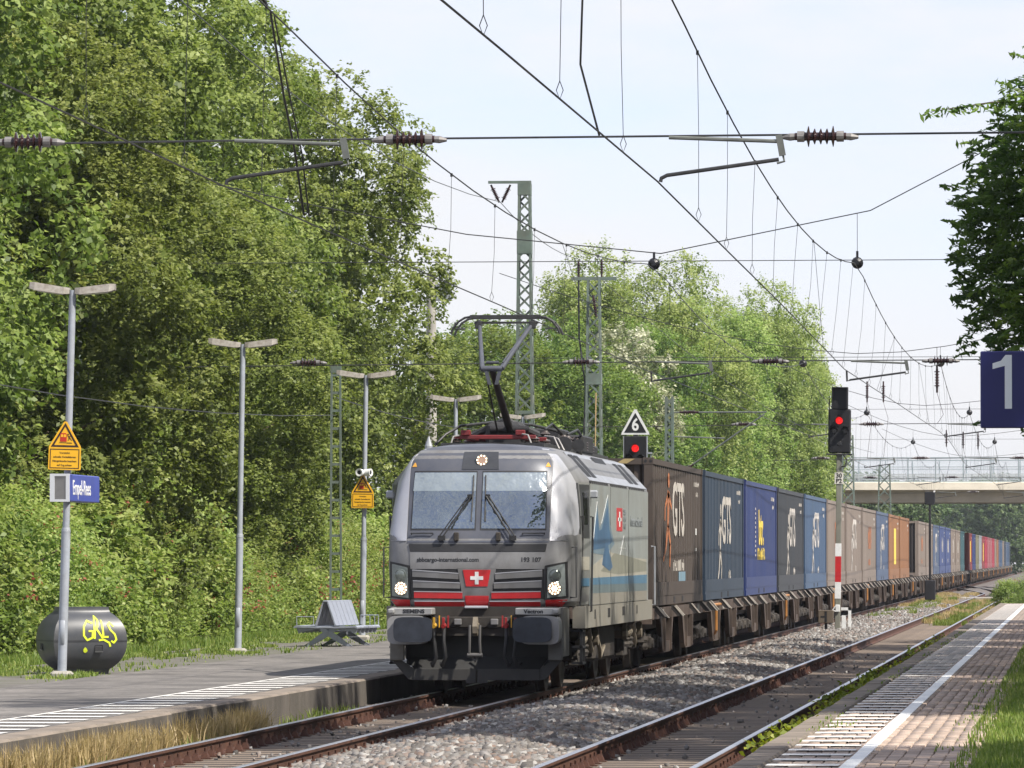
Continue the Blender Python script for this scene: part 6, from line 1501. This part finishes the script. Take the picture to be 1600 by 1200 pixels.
# trees standing right of the platform; their shade falls over the tracks
for i, (x, y, s, sz) in enumerate([(9.4, 12, 1.0, 1.6), (9.0, 24, 1.0, 1.7), (9.6, 38, 1.05, 1.6), (9.6, 61, 1.05, 1.68), (9.2, 73, 1.0, 1.6), (9.6, 85, 1.0, 1.38), (9.0, 97, 1.0, 1.3), (9.6, 109, 1.0, 1.32), (9.2, 121, 1.0, 1.28), (9.4, 134, .95, 1.2), (9.2, 145, .9, 1.05)]):
    put_tree(OAK[i % 2], 'platform_tree', x, y, i * 1.1, s, 'leafy tree in the row right of the platform, outside the picture', 'trees right of the platform', sz)

# shrubs behind the left platform
SHR = [crown('foliage', shrub_mat, 70 + k, 3.0, 1.7, .05, n_lobes=34, n_spr=26, n_lv=[16, 12, 9][k], lobe_r=.5, L_=[.085, .115, .15][k], W_=[.05, .075, .10][k], droop=[.1, .3, .05][k], spr_len=[.46, .4, .5][k], fill=.08, redtips=[.02, .008, .002][k]) for k in range(3)]
shr_st = trunk_mesh(75, 2.4, 1.2, .1, .05, 8)
rs = random.Random(4)
k = 0
for row, x0, s0 in ((0, -19.9, .80), (1, -21.6, .98)):
    y = 92.0
    while y < 222:
        o = thing('shrub', 'leafy green shrub in the thicket behind the left platform', 'shrub', (x0 + rs.uniform(-.5, .5), y, .05), rs.uniform(0, 6), 'shrubs in the thicket behind the left platform')
        s = s0 * rs.uniform(.68, 1.2); o.scale = (s * 1.1, s * 1.1, s * rs.uniform(.9, 1.15))
        obj('foliage', SHR[rs.choice((0, 0, 1, 2))], o); obj('stem', shr_st, o); k += 1; y += rs.uniform(2.1, 3.0)
# tall herbs in front of the shrubs
def herbs(seed, rects, mat, h0, h1, L_, W_, nl, redp=0.0):
    rg = np.random.default_rng(seed); P = []
    for (x0, x1, y0, y1, z, dens) in rects:
        kk = int((x1 - x0) * (y1 - y0) * dens); P.append(np.c_[rg.uniform(x0, x1, kk), rg.uniform(y0, y1, kk), np.full(kk, z)])
    P = np.concatenate(P); kk = len(P); h = rg.uniform(h0, h1, kk); lean = rg.normal(0, .16, (kk, 2)); j = np.repeat(np.arange(kk), nl); t = rg.uniform(.08, 1, len(j))
    Q = P[j] + np.c_[lean[j] * (h[j] * t)[:, None], h[j] * t] + rg.normal(0, .07, (len(j), 3)) * np.array([1, 1, .4])
    Nn = np.array([0, 0, .8]) + rg.normal(0, .6, (len(j), 3)); V, F = leaves(Q, Nn, L_, W_, rg)
    ts = np.clip(rg.normal(.45, .16, kk), 0, .8); T = np.clip(ts[j] + rg.normal(0, .1, len(j)), 0, .9)
    if redp:
        rr = (rg.uniform(size=kk) < redp)[j] & (t > .72); T = np.where(rr, 1.0, T)
    return np_mesh('herbs', V, F, mat, np.repeat(T, 4))
tag(obj('undergrowth', herbs(81, [(-19.9, -18.3, 88, 150, .1, 9), (-19.6, -18.3, 150, 215, .1, 5)], shrub_mat, .6, 1.7, .10, .06, 42, .11)),
    'tangle of nettles, sorrel and saplings in front of the shrubs', kind='stuff')
# grass
def blades(seed, rects, mat, h0, h1, wd=.012, lean=.35, clump=0):
    rg = np.random.default_rng(seed); P = []
    for (x0, x1, y0, y1, z, dens) in rects:
        kk = int((x1 - x0) * (y1 - y0) * dens); p = np.c_[rg.uniform(x0, x1, kk), rg.uniform(y0, y1, kk), np.full(kk, z)]
        if clump:
            cc = np.c_[rg.uniform(x0, x1, clump), rg.uniform(y0, y1, clump)]; q = rg.integers(0, clump, kk)
            p[:, :2] = cc[q] + rg.normal(0, 1, (kk, 2)) * np.array([.12, .35]); p[:, 0] = np.clip(p[:, 0], x0, x1)
        P.append(p)
    P = np.concatenate(P); kk = len(P); h = rg.uniform(h0, h1, (kk, 1)); a = rg.uniform(0, 6.28, kk)
    d = np.c_[np.cos(a), np.sin(a), np.zeros(kk)]; s_ = np.c_[-np.sin(a), np.cos(a), np.zeros(kk)] * wd
    l = rg.normal(0, lean, (kk, 1)) * h; up = np.array([0, 0, 1.0])
    V = np.stack([P - s_, P + s_, P + d * l * .4 + up * h * .6 + s_ * .7, P + d * l + up * h * np.sqrt(np.clip(1 - (l / h) ** 2 * .5, .2, 1)), P + d * l * .4 + up * h * .6 - s_ * .7], 1).reshape(-1, 3)
    F = (np.array([[0, 1, 2, 4], [4, 2, 3, 3]])[None] + (np.arange(kk) * 5)[:, None, None]).reshape(-1, 4)
    F3 = np.concatenate([F[0::2][:, [0, 1, 2]], F[0::2][:, [0, 2, 3]], F[1::2][:, [0, 1, 2]]])
    T = np.clip(rg.normal(.45, .18, kk), 0, .85)
    return np_mesh('blades', V, F3, mat, np.repeat(T, 5))
tag(obj('grass', blades(91, [(-19.2, -17.6, 84, 135, .11, 240), (-19.0, -17.4, 135, 215, .11, 80)], grassmat, .08, .30, .011)),
    'long green grass at the foot of the thicket on the left platform', kind='stuff')
tag(obj('grass', blades(92, [(-.80, .5, 43, 70, ZR - .01, 640), (-.80, .6, 70, 120, ZR - .01, 300), (-.8, .8, 120, 235, ZR - .01, 160), (-.98, -.78, 43, 120, ZR - .01, 140)], grassmat, .025, .10, .007)),
    'short green grass beside the right platform paving', kind='stuff')
tag(obj('weeds', blades(93, [(-17.6, -15.9, 84, 135, ZL - .02, 130), (-15.6, -14.6, 80, 130, ZL - .02, 14), (-15.3, -14.7, 83.6, 86.4, ZL - .02, 500), (-15.8, -15.2, 105, 107.5, ZL - .02, 350)], grassmat, .03, .11, .012, .8, 90)),
    'green weeds growing through the platform around the lamp posts', kind='stuff')
tag(obj('dry_grass', blades(94, [(-10.3, -9.85, 52, 72, -.25, 700), (-10.3, -9.9, 52, 70, -.25, 40)], drymat, .15, .5, .009, .4, 26)),
    'dry yellow grass tufts along the left platform wall', kind='stuff')
tag(obj('dry_grass', blades(98, [(-7.6, -5.4, 238, 330, -.12, 60), (-5.2, -3.0, 190, 292, -.2, 40)], drymat, .07, .26, .012, .5, 40)),
    'low straw coloured grass in and beside the empty track beyond the signal', kind='stuff')
tag(obj('track_grass', blades(95, [(-5.1, -3.2, 185, 292, -.22, 45), (-10.2, -9.85, 53, 80, -.25, 120), (-7.2, -5.8, 200, 300, -.1, 26)], grassmat, .08, .28, .014, .4, 40)),
    'green grass tufts growing in the empty track', kind='stuff')
tag(obj('stonecrop', herbs(82, [(-3.05, -2.78, 52, 90, -.1, 10), (-3.05, -2.78, 90, 135, -.12, 6)], moss_mat, .2, .46, .07, .055, 44)),
    'yellow green low plants along the right platform edge', kind='stuff')
tag(obj('joint_weeds', blades(96, [(-2.55, -2.45, 50, 130, ZR, 40), (-1.2, -.9, 45, 80, ZR, 20), (-2.5, -2.2, 56, 58, ZR, 60)], grassmat, .015, .05, .008, .8, 60)),
    'small weeds in the paving joints of the right platform', kind='stuff')
# bush at the far end of the right platform
for i, (x, y, s) in enumerate([(-1.6, 226, .55), (-.4, 222, .75), (-2.9, 246, .42)]):
    o = thing('bush', ['bright green bush at the far end of the right platform', 'green bush at the right picture edge behind the platform end', 'low green bush beside the far rails past the platform'][i], 'bush', (x, y, -.3), i); o.scale = (s, s, s)
    obj('foliage', SHR[i], o); obj('stem', shr_st, o)
# far trees under and beyond the bridge
fr = random.Random(12)
for i in range(46):
    x = -75 + i * 2.6 + fr.uniform(-1, 1); y = 790 + fr.uniform(-30, 90) if x < 12 else 620 + fr.uniform(-30, 60)
    put_tree(FAR[i % 2], 'far_tree', x, y, fr.uniform(0, 6), fr.uniform(.68, .92), 'hazy tree in the far wood behind the road bridge', 'trees of the far wood behind the bridge')
for i, (x, y) in enumerate([(-13.5, 470), (-14, 500), (-13, 540), (-13.5, 585), (-12.5, 640), (3.5, 450), (4, 480), (3.2, 515), (4.5, 560), (3.5, 610), (5, 650)]):
    put_tree(FAR[i % 2], 'trackside_tree', x - (4 if x < 0 else -4), y, i, .40 + y / 2300, 'tree standing along the line beyond the road bridge', 'trees along the line past the bridge')
